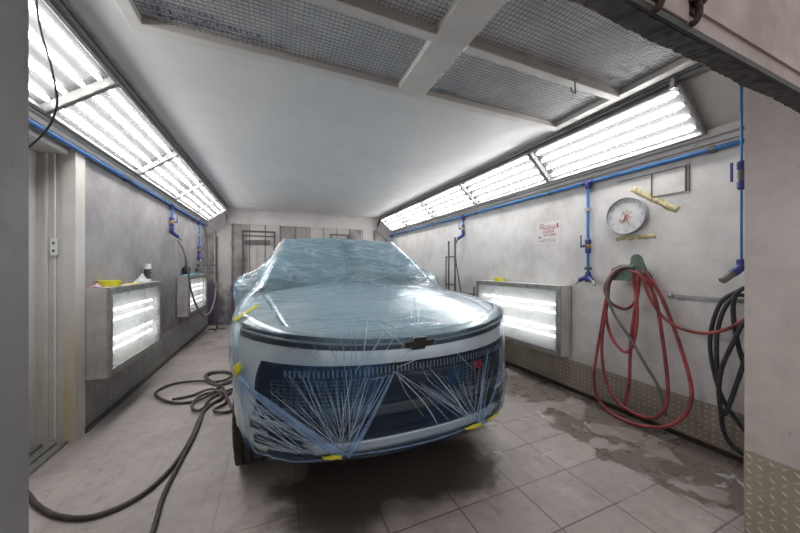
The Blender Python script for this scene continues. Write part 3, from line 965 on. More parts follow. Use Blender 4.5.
hose_obj('hanging_hose', [[on_y(*p) for p in ((178, 240, 5.2), (184, 252, 5.2), (188, 270, 5.25), (191, 290, 5.3), (197, 307, 5.4), (204, 316, 5.55), (211, 311, 5.7), (215, 298, 5.85), (217, 282, 6.0))]], .014, M['grey_hose'], 'grey hose drooping in a U from the left drop pipe')

# ------------------------------------------------------------------ floor hose (left)
fh = [(20, 486), (28, 494), (38, 506), (60, 516.5), (95, 516), (140, 496), (172, 467), (191, 438), (201, 415), (212, 404), (232, 392), (240, 386), (232, 381), (222, 385), (206, 398), (190, 402), (172, 403), (158, 398), (157, 391), (175, 384), (204, 382), (217, 385), (232, 382), (236, 376), (226, 371.5), (210, 373), (205, 378), (212, 381.5), (226, 380), (232, 375), (222, 372), (209, 374.5), (208, 380), (222, 387), (226, 395), (230, 405), (232, 410), (222, 413), (214, 411), (226, 402), (222, 392), (206, 395), (196, 399), (192, 407), (198, 412), (208, 405), (222, 398), (212, 390), (190, 396), (172, 400)]
pts = []
for i, p in enumerate(fh):
    q = on_z(p[0], p[1], .014)
    q.z = .014 + (.006 * (i % 3) if 8 < i else 0)
    pts.append(q)
o = hose_obj('floor_hose', [pts], .0125, M['floor_hose'], 'long dark hose lying in loose coils on the floor left of the car')
o2 = hose_obj('floor_hose', [[on_z(*p, .014) for p in ((148, 545), (155, 524), (164, 494), (178, 466), (192, 440), (200, 422), (203, 411), (209, 400), (224, 392), (234, 388))]], .0115, M['floor_hose'], 'second dark hose running straight down the floor to the bottom edge')

# ------------------------------------------------------------------ dangling cable, ceiling hook, bracket, rollers, conduit
hose_obj('dangling_cable', [[on_y(*p) for p in ((35, -30, 1.75), (36, 0, 1.75), (41, 32, 1.78), (50, 62, 1.80), (55, 85, 1.82), (57, 103, 1.84), (52, 121, 1.86), (42, 135, 1.88), (30, 146, 1.90), (16, 158, 1.92))] + [Vector((-1.45, 2.2, 1.74)), Vector((-1.615, 2.35, 1.68))]], .0042, M['rubber'], 'thin black cable dangling in front of the upper left light panels')
mb = MB().tube(spline([(0, 0, .0), (0, 0, -.05), (0, -.005, -.085), (-.02, -.01, -.10), (-.045, -.01, -.088), (-.05, -.01, -.065)], 5), .004, 8).box(-.018, .018, -.01, .01, -.004, .002)
o = mb.build('ceiling_hook', M['steel_dark'], smooth=True)
o.location = on_z(575, 80, CZ - .04); o.location.z = CZ - .04
tag(o, 'small dark wire hook hanging from the ceiling filter beam', 'hook')
p = on_z(663, 84, CZ - .035)
o = MB().bevbox(-.011, .011, -.014, .014, -.07, .022, .003).build('cable_bracket', M['steel'])
o.location = (2.43, 1.13, CZ - .02)
tag(o, 'small grey metal bracket above the near end of the right light panel', 'bracket')
for (px, dx, lb) in ((655, 0, 'left one of the two rusty roller hooks on the door panel'), (692, 0, 'right one of the two rusty roller hooks on the door panel')):
    c = on_y(px, 8 if px < 670 else 22, .385)
    e = empty('roller_hook', (c.x, .388, c.z), lb, 'hook', 'rusty roller hooks on the door panel')
    MB().tube(spline([(0, 0, .05), (0, -.014, .034), (0, -.016, .010), (0, -.009, -.004), (0, 0, -.004)], 5), .0072, 9).build('hook', M['rust'], e, smooth=True)
    MB().lathe([(.014, -.02), (.014, .02)], Matrix.Translation((0, -.012, .05)) @ Matrix.Rotation(PI / 2, 4, 'Y'), 12).build('roller', M['rust'], e, smooth=True)
    MB().bevbox(-.024, .024, -.004, .002, .02, .085, .002).build('plate', M['rust'], e)
c = on_y(674, 2, .38)
o = MB().bevbox(-.045, .075, -.006, 0, -.02, .03, .002).build('door_bracket', M['header'])
o.location = (c.x - .005, .389, c.z + .0)
tag(o, 'pale rectangular mounting plate on the door panel between the rusty hooks', 'plate')
e = empty('conduit', (-1.485, 2.966, .05), 'thin white conduit with a switch plate in the left door recess', 'conduit')
MB().cyl((0, 0, 0), (0, 0, 2.10), .006, 10).build('tube', M['white_plastic'], e, smooth=True)
mb = MB().bevbox(-.018, .018, -.016, .006, 1.33, 1.45, .003)
o = mb.build('switch_plate', M['white_plastic'], e)
MB().box(-.006, .006, -.0185, -.016, 1.355, 1.372).box(-.006, .006, -.0185, -.016, 1.41, 1.427).build('socket', M['black_ink'], o)

# ================================================================== the car
CX, CY = .70, 1.44
W_, R_F, NN = .95, .80, 2.6
M['silver'] = simple('silver_paint', (.76, .76, .76), .26, .35, .03, 4, coat=.6)
M['gloss_black'] = simple('gloss_black', (.012, .013, .016), .15, 0, .1)
M['grille_black'] = simple('grille_black', (.008, .009, .012), .65, 0, .2, 30, spec=.12)
M['fin_grey'] = simple('fin_grey', (.24, .25, .27), .35, .6, .1)
M['lower_trim'] = simple('lower_trim_grey', (.06, .06, .063), .5, .2, .1, spec=.25)
M['skid_silver'] = simple('skid_silver', (.50, .51, .52), .3, .6, .05)
M['lamp_lens'] = simple('headlamp_lens', (.10, .11, .13), .1, .2, .3, 30, coat=1)
M['auto_glass'] = simple('car_glass', (.10, .14, .155), .08, 0, .1, coat=1)
M['badge_red'] = simple('badge_red', (.55, .02, .06), .3)
M['tyre'] = simple('tyre_rubber', (.035, .033, .032), .75, 0, .3, 20, .4)
M['alloy'] = simple('alloy_grey', (.28, .28, .29), .35, .8, .1)

def film_mat(name, d_lo, d_hi, streaks=True, white=.0):
    """thin pale blue masking sheet: clear where taut, milky where it bunches up"""
    t = NT(name)
    v = t.coords()
    x, y, z = t.sep(v)
    c_thin = t.n('BsdfTransparent', Color=(.88, .95, .985))
    base = t.noise(v, 2.4, 5, .6)
    fine = t.noise(v, 14, 5, .6, stretch=(1, .5, .5), dist=.4)
    dens = t.ramp(base, .3, .7, d_lo, d_hi)
    hgt = t.math('ADD', t.math('MULTIPLY', base, .5), t.math('MULTIPLY', fine, .3))
    top = t.ramp(z, .84, 1.0)
    wind = t.math('MULTIPLY', t.ramp(y, 1.25, 1.45), t.ramp(t.math('ABSOLUTE', x), .90, .76))
    lines = 0.0
    if streaks:
        def fan(gx, gz, freq, seed, m):
            a = t.math('ARCTAN2', t.math('SUBTRACT', x, gx), t.math('ADD', t.math('SUBTRACT', z, gz), .0003))
            rr = t.math('SQRT', t.math('ADD', t.math('POWER', t.math('SUBTRACT', x, gx), 2.0), t.math('POWER', t.math('SUBTRACT', z, gz), 2.0)))
            cv = t.n('CombineXYZ', i0=t.math('MULTIPLY', a, freq), i1=t.math('MULTIPLY', rr, 1.6), i2=seed)
            n = t.n('TexNoise', Vector=cv, Scale=1.0, Detail=3.0, Roughness=.6).outputs[0]
            return t.math('MULTIPLY', t.math('MULTIPLY', n, m), t.ramp(rr, 1.0, .75, .6, 1)), t.math('MULTIPLY', t.ramp(n, .55, .72), m)
        front = t.math('MULTIPLY', t.ramp(z, .93, .82), t.ramp(y, .75, .5))
        mL = t.math('MULTIPLY', front, t.ramp(x, .12, -.02))
        mR = t.math('MULTIPLY', front, t.ramp(x, -.02, .12))
        h1, l1 = fan(-.40, .34, 13.0, 1.0, mL)
        h2, l2 = fan(.46, .33, 13.0, 4.0, mR)
        h3, l3 = fan(-.92, .74, 16.0, 8.0, t.math('MULTIPLY', front, t.ramp(x, -.5, -.68)))
        hs = t.math('ADD', t.math('ADD', h1, h2), h3)
        ls = t.math('ADD', t.math('ADD', l1, l2), l3, clamp=True)
        # wind-blown creases over the windscreen and bonnet
        cr = t.noise(v, 3.4, 5, .6, stretch=(.55, 1.5, 2.6), dist=1.6)
        def ridge(n, pw):
            return t.math('POWER', t.math('SUBTRACT', 1.0, t.math('ABSOLUTE', t.math('MULTIPLY_ADD', n, 2.0, -1.0))), pw)
        rm = t.n('Mapping', Vector=v, Rotation=(0.0, 0.0, .55)).outputs[0]
        r1 = ridge(t.noise(rm, 2.6, 2, .5, stretch=(.5, 1.9, 1.9), dist=.5), 14.0)
        rm2 = t.n('Mapping', Vector=v, Rotation=(0.0, 0.0, -.35)).outputs[0]
        r2 = ridge(t.noise(rm2, 3.3, 2, .5, stretch=(.45, 2.2, 2.2), dist=.5), 16.0)
        rg = t.math('MULTIPLY', t.math('MAXIMUM', r1, r2), t.math('MAXIMUM', t.math('MULTIPLY', top, t.ramp(wind, 0, 1, .35, 1)), t.ramp(y, .4, .6)))
        hs = t.math('ADD', hs, t.math('MULTIPLY', rg, 1.0))
        hs = t.math('ADD', hs, t.math('MULTIPLY', cr, t.math('MULTIPLY', top, 1.7)))
        lw = t.math('MULTIPLY', t.ramp(cr, .53, .62), t.math('MULTIPLY', top, t.ramp(wind, 0, 1, .25, .5)))
        hgt = t.math('ADD', hgt, t.math('MULTIPLY', hs, .9))
        dens = t.math('ADD', dens, t.math('MULTIPLY', ls, .13))
        dens = t.math('ADD', dens, t.math('MULTIPLY', lw, .16))
        dens = t.math('ADD', dens, t.math('MULTIPLY', rg, .22))
        patches = t.ramp(t.noise(v, 2.0, 3, .5, dist=.5), .48, .66, 0, .13)
        dens = t.math('ADD', dens, t.math('MULTIPLY', patches, front))
        mid = t.math('MULTIPLY', t.ramp(x, -.62, -.40), t.ramp(x, .40, .15))
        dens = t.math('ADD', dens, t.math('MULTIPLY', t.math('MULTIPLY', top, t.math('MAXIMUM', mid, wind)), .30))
        dens = t.math('ADD', dens, t.math('MULTIPLY', wind, .16), clamp=True)
        lines = t.math('MAXIMUM', t.math('MULTIPLY', ls, .3), t.math('MULTIPLY', rg, .6))
    bn = t.n('Bump', Strength=.55, Distance=.016)
    t.put(bn.inputs['Height'], hgt)
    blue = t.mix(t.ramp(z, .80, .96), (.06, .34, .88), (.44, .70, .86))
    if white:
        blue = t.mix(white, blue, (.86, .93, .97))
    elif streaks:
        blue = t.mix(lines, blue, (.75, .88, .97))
    df = t.n('BsdfDiffuse', Color=blue); t.put(df.inputs['Normal'], bn)
    tl = t.n('BsdfTranslucent', Color=blue)
    sc = t.n('MixShader', i0=.30, i1=df.outputs[0], i2=tl.outputs[0])
    body = t.n('MixShader', i0=dens, i1=c_thin.outputs[0], i2=sc.outputs[0])
    gl = t.n('BsdfGlossy', Color=(.95, .98, 1, 1), Roughness=.16)
    t.put(gl.inputs['Normal'], bn)
    return t.done(t.n('MixShader', i0=sheen(t, .016, bn, 1.0), i1=body.outputs[0], i2=gl.outputs[0]))
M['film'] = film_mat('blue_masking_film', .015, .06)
M['film_fold'] = film_mat('bunched_masking_film', .18, .55, False, .5)
M['film_crease'] = film_mat('creased_masking_film', .5, .75, False, .9)

def sst(a, b, x):
    t = max(0, min(1, (x - a) / (b - a)))
    return t * t * (3 - 2 * t)
def dd(x, W=W_):
    t = min(1, abs(x) / W)
    return R_F - R_F * (1 - t ** NN) ** (1 / NN)
def plan(th, W=W_, R=R_F):
    s, c = math.sin(th), math.cos(th)
    return Vector((W * math.copysign(abs(s) ** (2 / NN), s), R - R * abs(c) ** (2 / NN), 0))
def theta_of(x):
    return math.copysign(math.asin(min(1, (abs(x) / W_)) ** (NN / 2)), x)
def plan_n(th):
    e = 1e-3
    a, b = plan(max(-PI / 2, th - e)), plan(min(PI / 2, th + e))
    t = (b - a).normalized()
    return Vector((t.y, -t.x, 0))
def ztop(x, d):
    return .935 + .085 * min(1, abs(x) / .86) ** 1.8 + .045 * sst(.3, 1.5, d) + .05 * sst(1.5, 4.2, d)

PER = []        # perimeter: point, outward normal
for k in range(16):
    th = PI / 2 * k / 16
    s, c = math.sin(th), math.cos(th)
    PER.append((Vector((-W_ * s ** .75, 4.62 - .45 * (1 - c ** .75), 0)), Vector((-s, c, 0)).normalized()))
for k in range(70):
    d = 4.17 - (4.17 - .8) * k / 70
    PER.append((Vector((-W_, d, 0)), Vector((-1, 0, 0))))
for k in range(121):
    th = -PI / 2 + PI * k / 120
    PER.append((plan(th), plan_n(th)))
for k in range(1, 71):
    d = .8 + (4.17 - .8) * k / 70
    PER.append((Vector((W_, d, 0)), Vector((1, 0, 0))))
for k in range(15, -1, -1):
    th = PI / 2 * k / 16
    s, c = math.sin(th), math.cos(th)
    PER.append((Vector((W_ * s ** .75, 4.62 - .45 * (1 - c ** .75), 0)), Vector((s, c, 0)).normalized()))
AX = (.86, 3.60)
AR = .405

def shell_rows():
    rows = []
    lv = [(.30, .09), (.335, .04), (.40, .012), (.46, .003)] + [(.46 + .03 * k, 0.0) for k in range(1, 13)]
    for z, ins in lv:
        rows.append([p - n * ins + Vector((0, 0, z)) for p, n in PER])
    for dz, ins in ((-.085, .002), (-.06, .006), (-.04, .012), (-.02, .024), (-.006, .038), (0, .055)):
        rows.append([p - n * ins + Vector((0, 0, ztop(p.x, p.y) + dz)) for p, n in PER])
    return rows

def cut_arches(mb):
    v = [Vector(p) for p in mb.v]
    rad = []
    for p in v:
        r = min(((math.hypot(p.y - a, p.z - .36), a) for a in AX))
        rad.append(r if abs(p.x) > .6 else (9, 0))
    fs = []
    for f in mb.f:
        ins = [rad[i][0] < AR for i in f]
        if all(ins): continue
        fs.append(f)
    used = set(i for f in fs for i in f)
    for i in used:
        r, a = rad[i]
        if r < AR:
            k = AR / max(r, 1e-4)
            v[i].y = a + (v[i].y - a) * k
            v[i].z = .36 + (v[i].z - .36) * k
    mb.v = [tuple(p) for p in v]
    mb.f = fs
    return mb

car = empty('car', (CX, CY, 0), 'silver crossover car wrapped in pale blue masking film', 'car')
PROXY_V, PROXY_F = [], []
def proxy(mb):
    b = len(PROXY_V)
    PROXY_V.extend(mb.v)
    PROXY_F.extend([tuple(i + b for i in f) for f in mb.f])
    return mb

proxy(MB().grid(shell_rows()))
cut_arches(MB().grid(shell_rows())).build('body_shell', M['silver'], car, smooth=True, recalc=False)

def dtop(x):
    return dd(x, .897) + .05
def hood_z(x, d):
    t = max(0, min(1, (d - dtop(x)) / 1.3))
    q = abs(x) / .86
    h = .935 + .085 * min(1.1, q) ** 1.8 * (1 - .5 * sst(0, .8, d - dtop(x))) + .195 * (1 - .45 * q * q) * t * (2 - t)
    # two raised creases along the bonnet
    h += .012 * sst(.0, .4, d - dtop(x)) * math.exp(-((abs(x) - .52) / .10) ** 2)
    k = sst(.80, .893, abs(x))
    return h * (1 - k) + ztop(x, d) * k
def cowl(u):
    return 1.30 - .10 * u * u
def seam(t):
    return .655 + .145 * t
def hood_patch(fa, fb, lift, n=36, m=34):
    rows = []
    for i in range(m + 1):
        t = i / m
        row = []
        for j in range(n + 1):
            xa, xb = fa(t), fb(t)
            x = xa + (xb - xa) * j / n
            d0 = dtop(x); d1 = max(cowl(x / .85), d0 + .02)
            d = d0 + (d1 - d0) * (t ** 1.4)
            row.append(Vector((x, d, hood_z(x, d) + lift)))
        rows.append(row)
    return MB().grid(rows)
proxy(hood_patch(lambda t: -.893, lambda t: .893, 0, 60, 30))
hood_patch(lambda t: -seam(t), seam, .004).build('hood', M['silver'], car, smooth='all', solid=.012)
hood_patch(lambda t: seam(t) + .008, lambda t: .893, 0, 12).build('fender', M['silver'], car, smooth='all', solid=.012)
hood_patch(lambda t: -.893, lambda t: -seam(t) - .008, 0, 12).build('fender', M['silver'], car, smooth='all', solid=.012)
mb = MB()
rows = [[Vector((u * .79, cowl(u * .93) - .035 + .05 * k, hood_z(u * .79, cowl(u * .93)) + .006 + .006 * k)) for u in [-1 + j / 15 for j in range(31)]] for k in range(2)]
mb.grid(rows).build('cowl_panel', M['gloss_black'], car, smooth='all', solid=.01)

# greenhouse
def ws(u, t):
    b = Vector((u * .80, cowl(u * .94), hood_z(u * .76, cowl(u * .94)) - .005))
    a = Vector((u * .60, 2.12 - .10 * u * u, 1.615 - .035 * u * u))
    p = b.lerp(a, t)
    p.z += .045 * math.sin(PI * t) * (1 - .4 * u * u)
    p.y -= .02 * math.sin(PI * t)
    return p
rows = [[ws(-1 + 2 * j / 30, i / 18) for j in range(31)] for i in range(19)]
proxy(MB().grid(rows))
MB().grid(rows).build('windshield', M['auto_glass'], car, smooth='all')
def roof_pt(u, t):
    d = 2.12 - .10 * u * u + (4.20 - 2.12 + .10 * u * u) * t
    hw = .60 + .02 * math.sin(PI * t) - .02 * t
    z = 1.615 + .055 * math.sin(PI * min(1, t * 1.25) * .62) - .06 * t * t - .035 * u * u
    return Vector((u * hw, d, z))
rows = [[roof_pt(-1 + 2 * j / 24, i / 24) for j in range(25)] for i in range(25)]
proxy(MB().grid(rows))
MB().grid(rows).build('roof', M['silver'], car, smooth='all', solid=.012)
def side_pts(s, t):
    """belt and roof edge along the side"""
    d = 1.36 + (4.30 - 1.36) * t
    belt = Vector((s * (.885 - .0 * t), d, ztop(.9, d) + .005))
    if d < 2.03:
        q = (d - 1.36) / (2.03 - 1.36)
        top = ws(s, max(0.02, q))
        top = Vector((top.x + s * .012, d, top.z + .005))
    else:
        q = min(1, (d - 2.02) / (4.20 - 2.02))
        top = roof_pt(s, q)
        top = Vector((top.x + s * .012, d, top.z - .012))
    return belt, top
for s in (-1, 1):
    rows, rail = [], []
    N = 40
    for k in range(7):
        rows.append([side_pts(s, j / N)[0].lerp(side_pts(s, j / N)[1], k / 6) + Vector((s * .03 * math.sin(PI * k / 6), 0, 0)) for j in range(N + 1)])
    proxy(MB().grid(rows))
    MB().grid(rows).build('side_window', M['auto_glass'], car, smooth='all')
    MB().tube([side_pts(s, j / N)[1] for j in range(N + 1)], .028, 8).build('roof_rail', M['silver'], car, smooth=True)
    mb = MB()
    for t in (.40, .70):
        a, b = side_pts(s, t)
        mb.tube([a, a.lerp(b, .5) + Vector((s * .032, 0, 0)), b], .03, 8)
    mb.build('door_pillar', M['gloss_black'], car, smooth=True)
    # door mirror
    bm = bmesh.new()
    bmesh.ops.create_uvsphere(bm, u_segments=20, v_segments=12, radius=1)
    for p in bm.verts:
        c = p.co
        c.x = math.copysign(abs(c.x) ** .7, c.x); c.z = math.copysign(abs(c.z) ** .7, c.z)
        p.co = Vector((s * .945 + c.x * .095, 1.66 + c.y * .085 - (.02 if c.y < 0 else 0), 1.125 + c.z * .068))
    mbm = MB().frombm(bm)
    proxy(mbm)
    mi = mbm.build('door_mirror', M['silver'], car, smooth='all')
    MB().box(s * .945 - .075, s * .945 + .075, 1.735, 1.743, 1.075, 1.172).build('mirror_glass', M['auto_glass'], mi)
    MB().tube([(s * .86, 1.66, 1.06), (s * .94, 1.66, 1.10)], .028, 10).build('mirror_arm', M['gloss_black'], mi, smooth=True)
# tail gate
rows = []
for i in range(9):
    t = i / 8
    rows.append([Vector((u * (.60 + .27 * t), 4.22 + .36 * t ** .8, 1.555 - .43 * t - .03 * u * u * (1 - t))) for u in [-1 + j / 6 for j in range(13)]])
proxy(MB().grid(rows))
MB().grid(rows).build('tail_gate', M['auto_glass'], car, smooth='all')
MB().box(-.80, .80, .35, 4.4, .26, .34).box(-.66, .66, .4, 4.3, .34, .62).build('underbody', M['rubber'], car)
for s in (-1, 1):
    for a in AX:
        mb = MB()
        n = 20
        rows = []
        for xx in (.62, .86):
            rows.append([Vector((s * xx, a + (AR + .004) * math.cos(PI * (-.05 + 1.1 * k / n)), .36 + (AR + .004) * math.sin(PI * (-.05 + 1.1 * k / n)))) for k in range(n + 1)])
        mb.grid(rows).build('wheel_arch', M['rubber'], car, smooth='all')
        # wheel
        cxw = s * .815
        Mw = Matrix.Translation((cxw, a, .364)) @ Matrix.Rotation(PI / 2, 4, 'Y')
        hw = .118
        prof = [(.235, -hw + .012), (.25, -hw), (.30, -hw - .006), (.34, -hw + .004), (.357, -hw + .018)]
        for q in (-.066, -.022, .022, .066):
            prof += [(.362, q - .006), (.352, q - .004), (.352, q + .004), (.362, q + .006)]
        prof += [(.357, hw - .018), (.34, hw - .004), (.30, hw + .006), (.25, hw), (.235, hw - .012)]
        ty = MB().lathe(prof, Mw, 72, close=True)
        # shoulder blocks
        for k in range(54):
            an = 2 * PI * k / 54
            Rm = Mw @ Matrix.Rotation(an, 4, 'Z')
            ty.box(.352, .3645, -.012, .012, .074, .112, Rm).box(.352, .3645, -.012, .012, -.112, -.074, Rm)
            ty.box(.354, .364, -.013, .011, .030, .058, Rm).box(.354, .364, -.011, .013, -.058, -.030, Rm)
        wl = ty.build('wheel', M['tyre'], car, smooth=True)
        rm = MB().lathe([(.235, -hw + .02), (.238, hw - .02), (.225, hw - .015), (.215, 0), (.215, -hw + .02)], Mw, 48, close=True)
        rm.lathe([(.05, -.01), (.06, .05), (.045, .07), (.02, .072)], Mw @ Matrix.Scale(s, 4, (0, 0, 1)), 20)
        for k in range(5):
            an = 2 * PI * k / 5
            for off in (-.13, .13):
                d0 = Mw @ Vector((.05 * math.cos(an), .05 * math.sin(an), s * .06))
                d1 = Mw @ Vector((.222 * math.cos(an + off), .222 * math.sin(an + off), s * .085))
                rm.tube([d0, d1], [.018, .014], 8)
        rm.build('rim', M['alloy'], wl, smooth=True)
        MB().lathe([(.03, -.03), (.16, -.03), (.16, -.015), (.03, -.015)], Mw, 32, close=True).build('brake_disc', M['steel'], wl, smooth=True)

# front fascia pieces laid over the bumper
def fpt(x, z, off):
    th = theta_of(x)
    return plan(th) + plan_n(th) * off + Vector((0, 0, z))
def patch(xl, xr, zb, zt_, off, nx=40, nz=8, thick=.012):
    """curved slab on the nose; bounds may be numbers or functions"""
    g = lambda q, a: q(a) if callable(q) else q
    rows = []
    for i in range(nz + 1):
        v = i / nz
        row = []
        for j in range(nx + 1):
            u = j / nx
            # x bounds may depend on height, height bounds on x
            zz0 = v
            xa, xb = g(xl, v), g(xr, v)
            tha, thb = theta_of(xa), theta_of(xb)
            th = tha + (thb - tha) * u
            x = plan(th).x
            z = g(zb, x) + (g(zt_, x) - g(zb, x)) * v
            row.append(fpt(x, z, off))
        rows.append(row)
    mb = MB().grid(rows)
    return mb
def add_patch(name, mat, parent, *a, solid=.012, px=True, **k):
    mb = patch(*a, **k)
    if px: proxy(mb)
    return mb.build(name, mat, parent, smooth='all', solid=solid, recalc=False)

sag = lambda x: .06 * (abs(x) / .86) ** 1.8
add_patch('light_bar', M['gloss_black'], car, -.875, .875, lambda x: .868 + sag(x), lambda x: .922 + sag(x) * 1.25, .004, nx=60, nz=4)
add_patch('light_strip', M['fin_grey'], car, -.86, .86, lambda x: .893 + sag(x) * 1.1, lambda x: .903 + sag(x) * 1.15, .010, nx=60, nz=2)
gt = lambda x: .800 + .02 * (abs(x) / .7) ** 2
gl = lambda v: -(.66 + .14 * math.sin(PI * min(1, .28 + .62 * (1 - v))) )
gr = add_patch('grille', M['grille_black'], car, gl, lambda v: -gl(v), .405, gt, .002, nx=60, nz=14)
# row of fins along the top of the grille
fb = MB()
for k in range(62):
    x = -.66 + 1.32 * k / 61
    a = patch(x, x + .006, .754, .788, .007, nx=1, nz=1)
    fb.add(a.v, a.f)
fb.build('grille_fins', M['fin_grey'], gr, solid=.004, recalc=False)
ms = MB()
for r_ in range(10):
    z0 = .735 - .019 * r_
    a = patch(-.72, .72, z0 - .004, z0, .006, nx=50, nz=1); ms.add(a.v, a.f)
for k in range(49):
    x = -.72 + 1.44 * k / 48
    a = patch(x, x + .005, .56, .735, .006, nx=1, nz=1); ms.add(a.v, a.f)
ms.build('grille_mesh', M['lower_trim'], gr, solid=.004, recalc=False)
add_patch('plate_bracket', M['grille_black'], car, -.27, .25, .60, .73, .012, nx=14, nz=4)
add_patch('bumper_bar', M['lower_trim'], car, lambda v: -.50 - .03 * v, lambda v: .62 + .03 * v, lambda x: .548, lambda x: .60, .022, nx=40, nz=4)
add_patch('lower_intake', M['grille_black'], car, -.50, .55, .455, .545, .004, nx=40, nz=3)
add_patch('skid_plate', M['skid_silver'], car, lambda v: -.52 - .06 * v, lambda v: .52 + .06 * v, .385, .435, .020, nx=40, nz=4)
add_patch('lip', M['gloss_black'], car, -.74, .74, .335, .378, .004, nx=40, nz=3)
for s in (-1, 1):
    xa, xb = sorted((s * .80, s * .60))
    h = add_patch('headlight', M['lamp_lens'], car, xa, xb, .545, .60, .010, nx=14, nz=4)
    add_patch('lamp_element', M['fin_grey'], h, *sorted((s * .78, s * .64)), .565, .585, .016, nx=10, nz=1, px=False)
    add_patch('bumper_slot', M['gloss_black'], car, *sorted((s * .82, s * .56)), .475, .505, .008, nx=14, nz=2)
    add_patch('bumper_blade', M['skid_silver'], car, *sorted((s * .82, s * .58)), .512, .536, .016, nx=14, nz=2)
    add_patch('bumper_slot', M['gloss_black'], car, *sorted((s * .80, s * .52)), .405, .44, .008, nx=14, nz=2)
# bow tie shaped emblem
bt = [(.85 * x_, .85 * z_) for x_, z_ in [(-.105, -.016), (-.045, -.016), (-.052, -.036), (.038, -.036), (.045, -.016), (.105, -.016), (.115, .016), (.050, .016), (.056, .036), (-.034, .036), (-.041, .016), (-.096, .016)]]
em = MB().prism([(x, dd(x) - .020, .893 + z) for x, z in bt], (0, -.006, 0)).build('emblem', M['gloss_black'], car)
bt2 = [(x * 1.05, z * 1.10) for x, z in bt]
MB().prism([(x, dd(x) - .012, .893 + z) for x, z in bt2], (0, -.010, 0)).build('emblem_border', M['skid_silver'], em)
Mt = Matrix.Translation((.405, dd(.405) - .020, .722)) @ Matrix.Rotation(math.atan(.19), 4, 'Z') @ Matrix.Rotation(PI / 2, 4, 'X')
MB().add(*text_geo('RS', .062, Mt, .002)).build('badge', M['badge_red'], car)['label'] = 'red RS badge'
# wipers
for s in (-1, 1):
    a = ws(s * .35 - .25, .03); b = ws(s * .35 + .25, .16)
    MB().tube([a + Vector((0, -.006, -.004)), b + Vector((0, -.006, -.004))], .007, 6).build('wiper', M['rubber'], car, smooth=True)

# ------------------------------------------------------------------ masking film draped over the car
bvh = BVHTree.FromPolygons([Vector(p) for p in PROXY_V], PROXY_F)
OFF = .012
NI = 260
# columns around the perimeter, dense at the nose
def per_at(u):
    """u in 0..1 around the outline, from the rear centre by the left side to the nose and back"""
    f = u * (len(PER) - 1)
    i = min(int(f), len(PER) - 2)
    q = f - i
    return PER[i][0].lerp(PER[i + 1][0], q), (PER[i][1].lerp(PER[i + 1][1], q)).normalized()
us = np.linspace(0, 1, NI + 1)[:-1]
cols = [per_at(u) for u in us]
ZC = 1.0
NL, NTP = 22, 90
def hem_z(p):
    if p.y < .30: return .318 + .02 * sst(.1, .3, p.y)
    return .338 + .42 * sst(.26, .56, p.y) - .10 * sst(1.3, 1.8, p.y)
P = np.zeros((NL + NTP + 1, NI, 3))
for i, (p, n) in enumerate(cols):
    hz = hem_z(p)
    for j in range(NL):
        z = hz + (ZC - hz) * j / NL
        # widen over the mirrors
        wd = .03 + .11 * math.exp(-((p.y - 1.6) / .55) ** 2) * (abs(p.x) > .8) * (j / NL)
        q = p + n * wd
        P[j, i] = (q.x, q.y, z)
    q0 = Vector(P[NL - 1, i])
    ax = Vector((0, max(1.1, min(3.7, 1.1 + (p.y) * .6)), 0))
    for k in range(NTP + 1):
        t = k / NTP
        q = q0.lerp(ax, t)
        P[NL + k, i] = (q.x, q.y, ZC + .70 * (1 - (1 - t) ** 3))
J = P.shape[0]
hem0 = P[0].copy()
for i, (p, n) in enumerate(cols):
    hz = hem_z(p)
    ins = .055 * sst(.36, .31, hz)
    q = p + n * (.012 - ins)
    hem0[i] = (q.x, q.y, hz)
DOWN = Vector((0, 0, -1))
def constrain(P, full):
    for j in range(1, J):
        for i in range(NI):
            x, y, z = P[j, i]
            if z > .90:
                h = bvh.ray_cast(Vector((x, y, 3)), DOWN)
                if h[0] is not None and z < h[0].z + OFF:
                    if h[0].z - z > .25 and not full:
                        pass
                    else:
                        P[j, i, 2] = h[0].z + OFF
            if z < 1.25:
                ay = max(.95, min(3.9, y))
                o = Vector((0, ay, z))
                dr = Vector((x, y, z)) - o
                L = dr.length
                if L < 1e-4: continue
                dr /= L
                h = bvh.ray_cast(o + dr * 4, -dr)
                if h[0] is not None:
                    hl = 4 - h[3]
                    if L < hl + OFF and (z < .95 or hl - L < .12):
                        q = o + dr * (hl + OFF)
                        P[j, i] = q
for j in range(NL, J):
    for i in range(NI):
        x, y, z = P[j, i]
        h = bvh.ray_cast(Vector((x, y, 3)), DOWN)
        if h[0] is not None:
            P[j, i, 2] = h[0].z + OFF + .004
        else:
            P[j, i, 2] = ZC + .02
constrain(P, True)
IT = 150
wc = np.array([.02 + .48 * abs(n.x) ** 2 * (1 if p.y > .7 else .4) for p, n in cols])[None, :, None]
for it in range(IT):
    Q = P.copy()
    L = (np.roll(P, 1, 1) + np.roll(P, -1, 1))
    Q[1:-1] = L[1:-1] * (.5 - wc) + (P[2:] + P[:-2]) * wc
    P = P * .15 + Q * .85
    P[-1] = P[-1].mean(axis=0) * .5 + P[-1] * .5
    P[0] = hem0
    if it % 2 == 1 or it > IT - 4:
        constrain(P, it > 6)
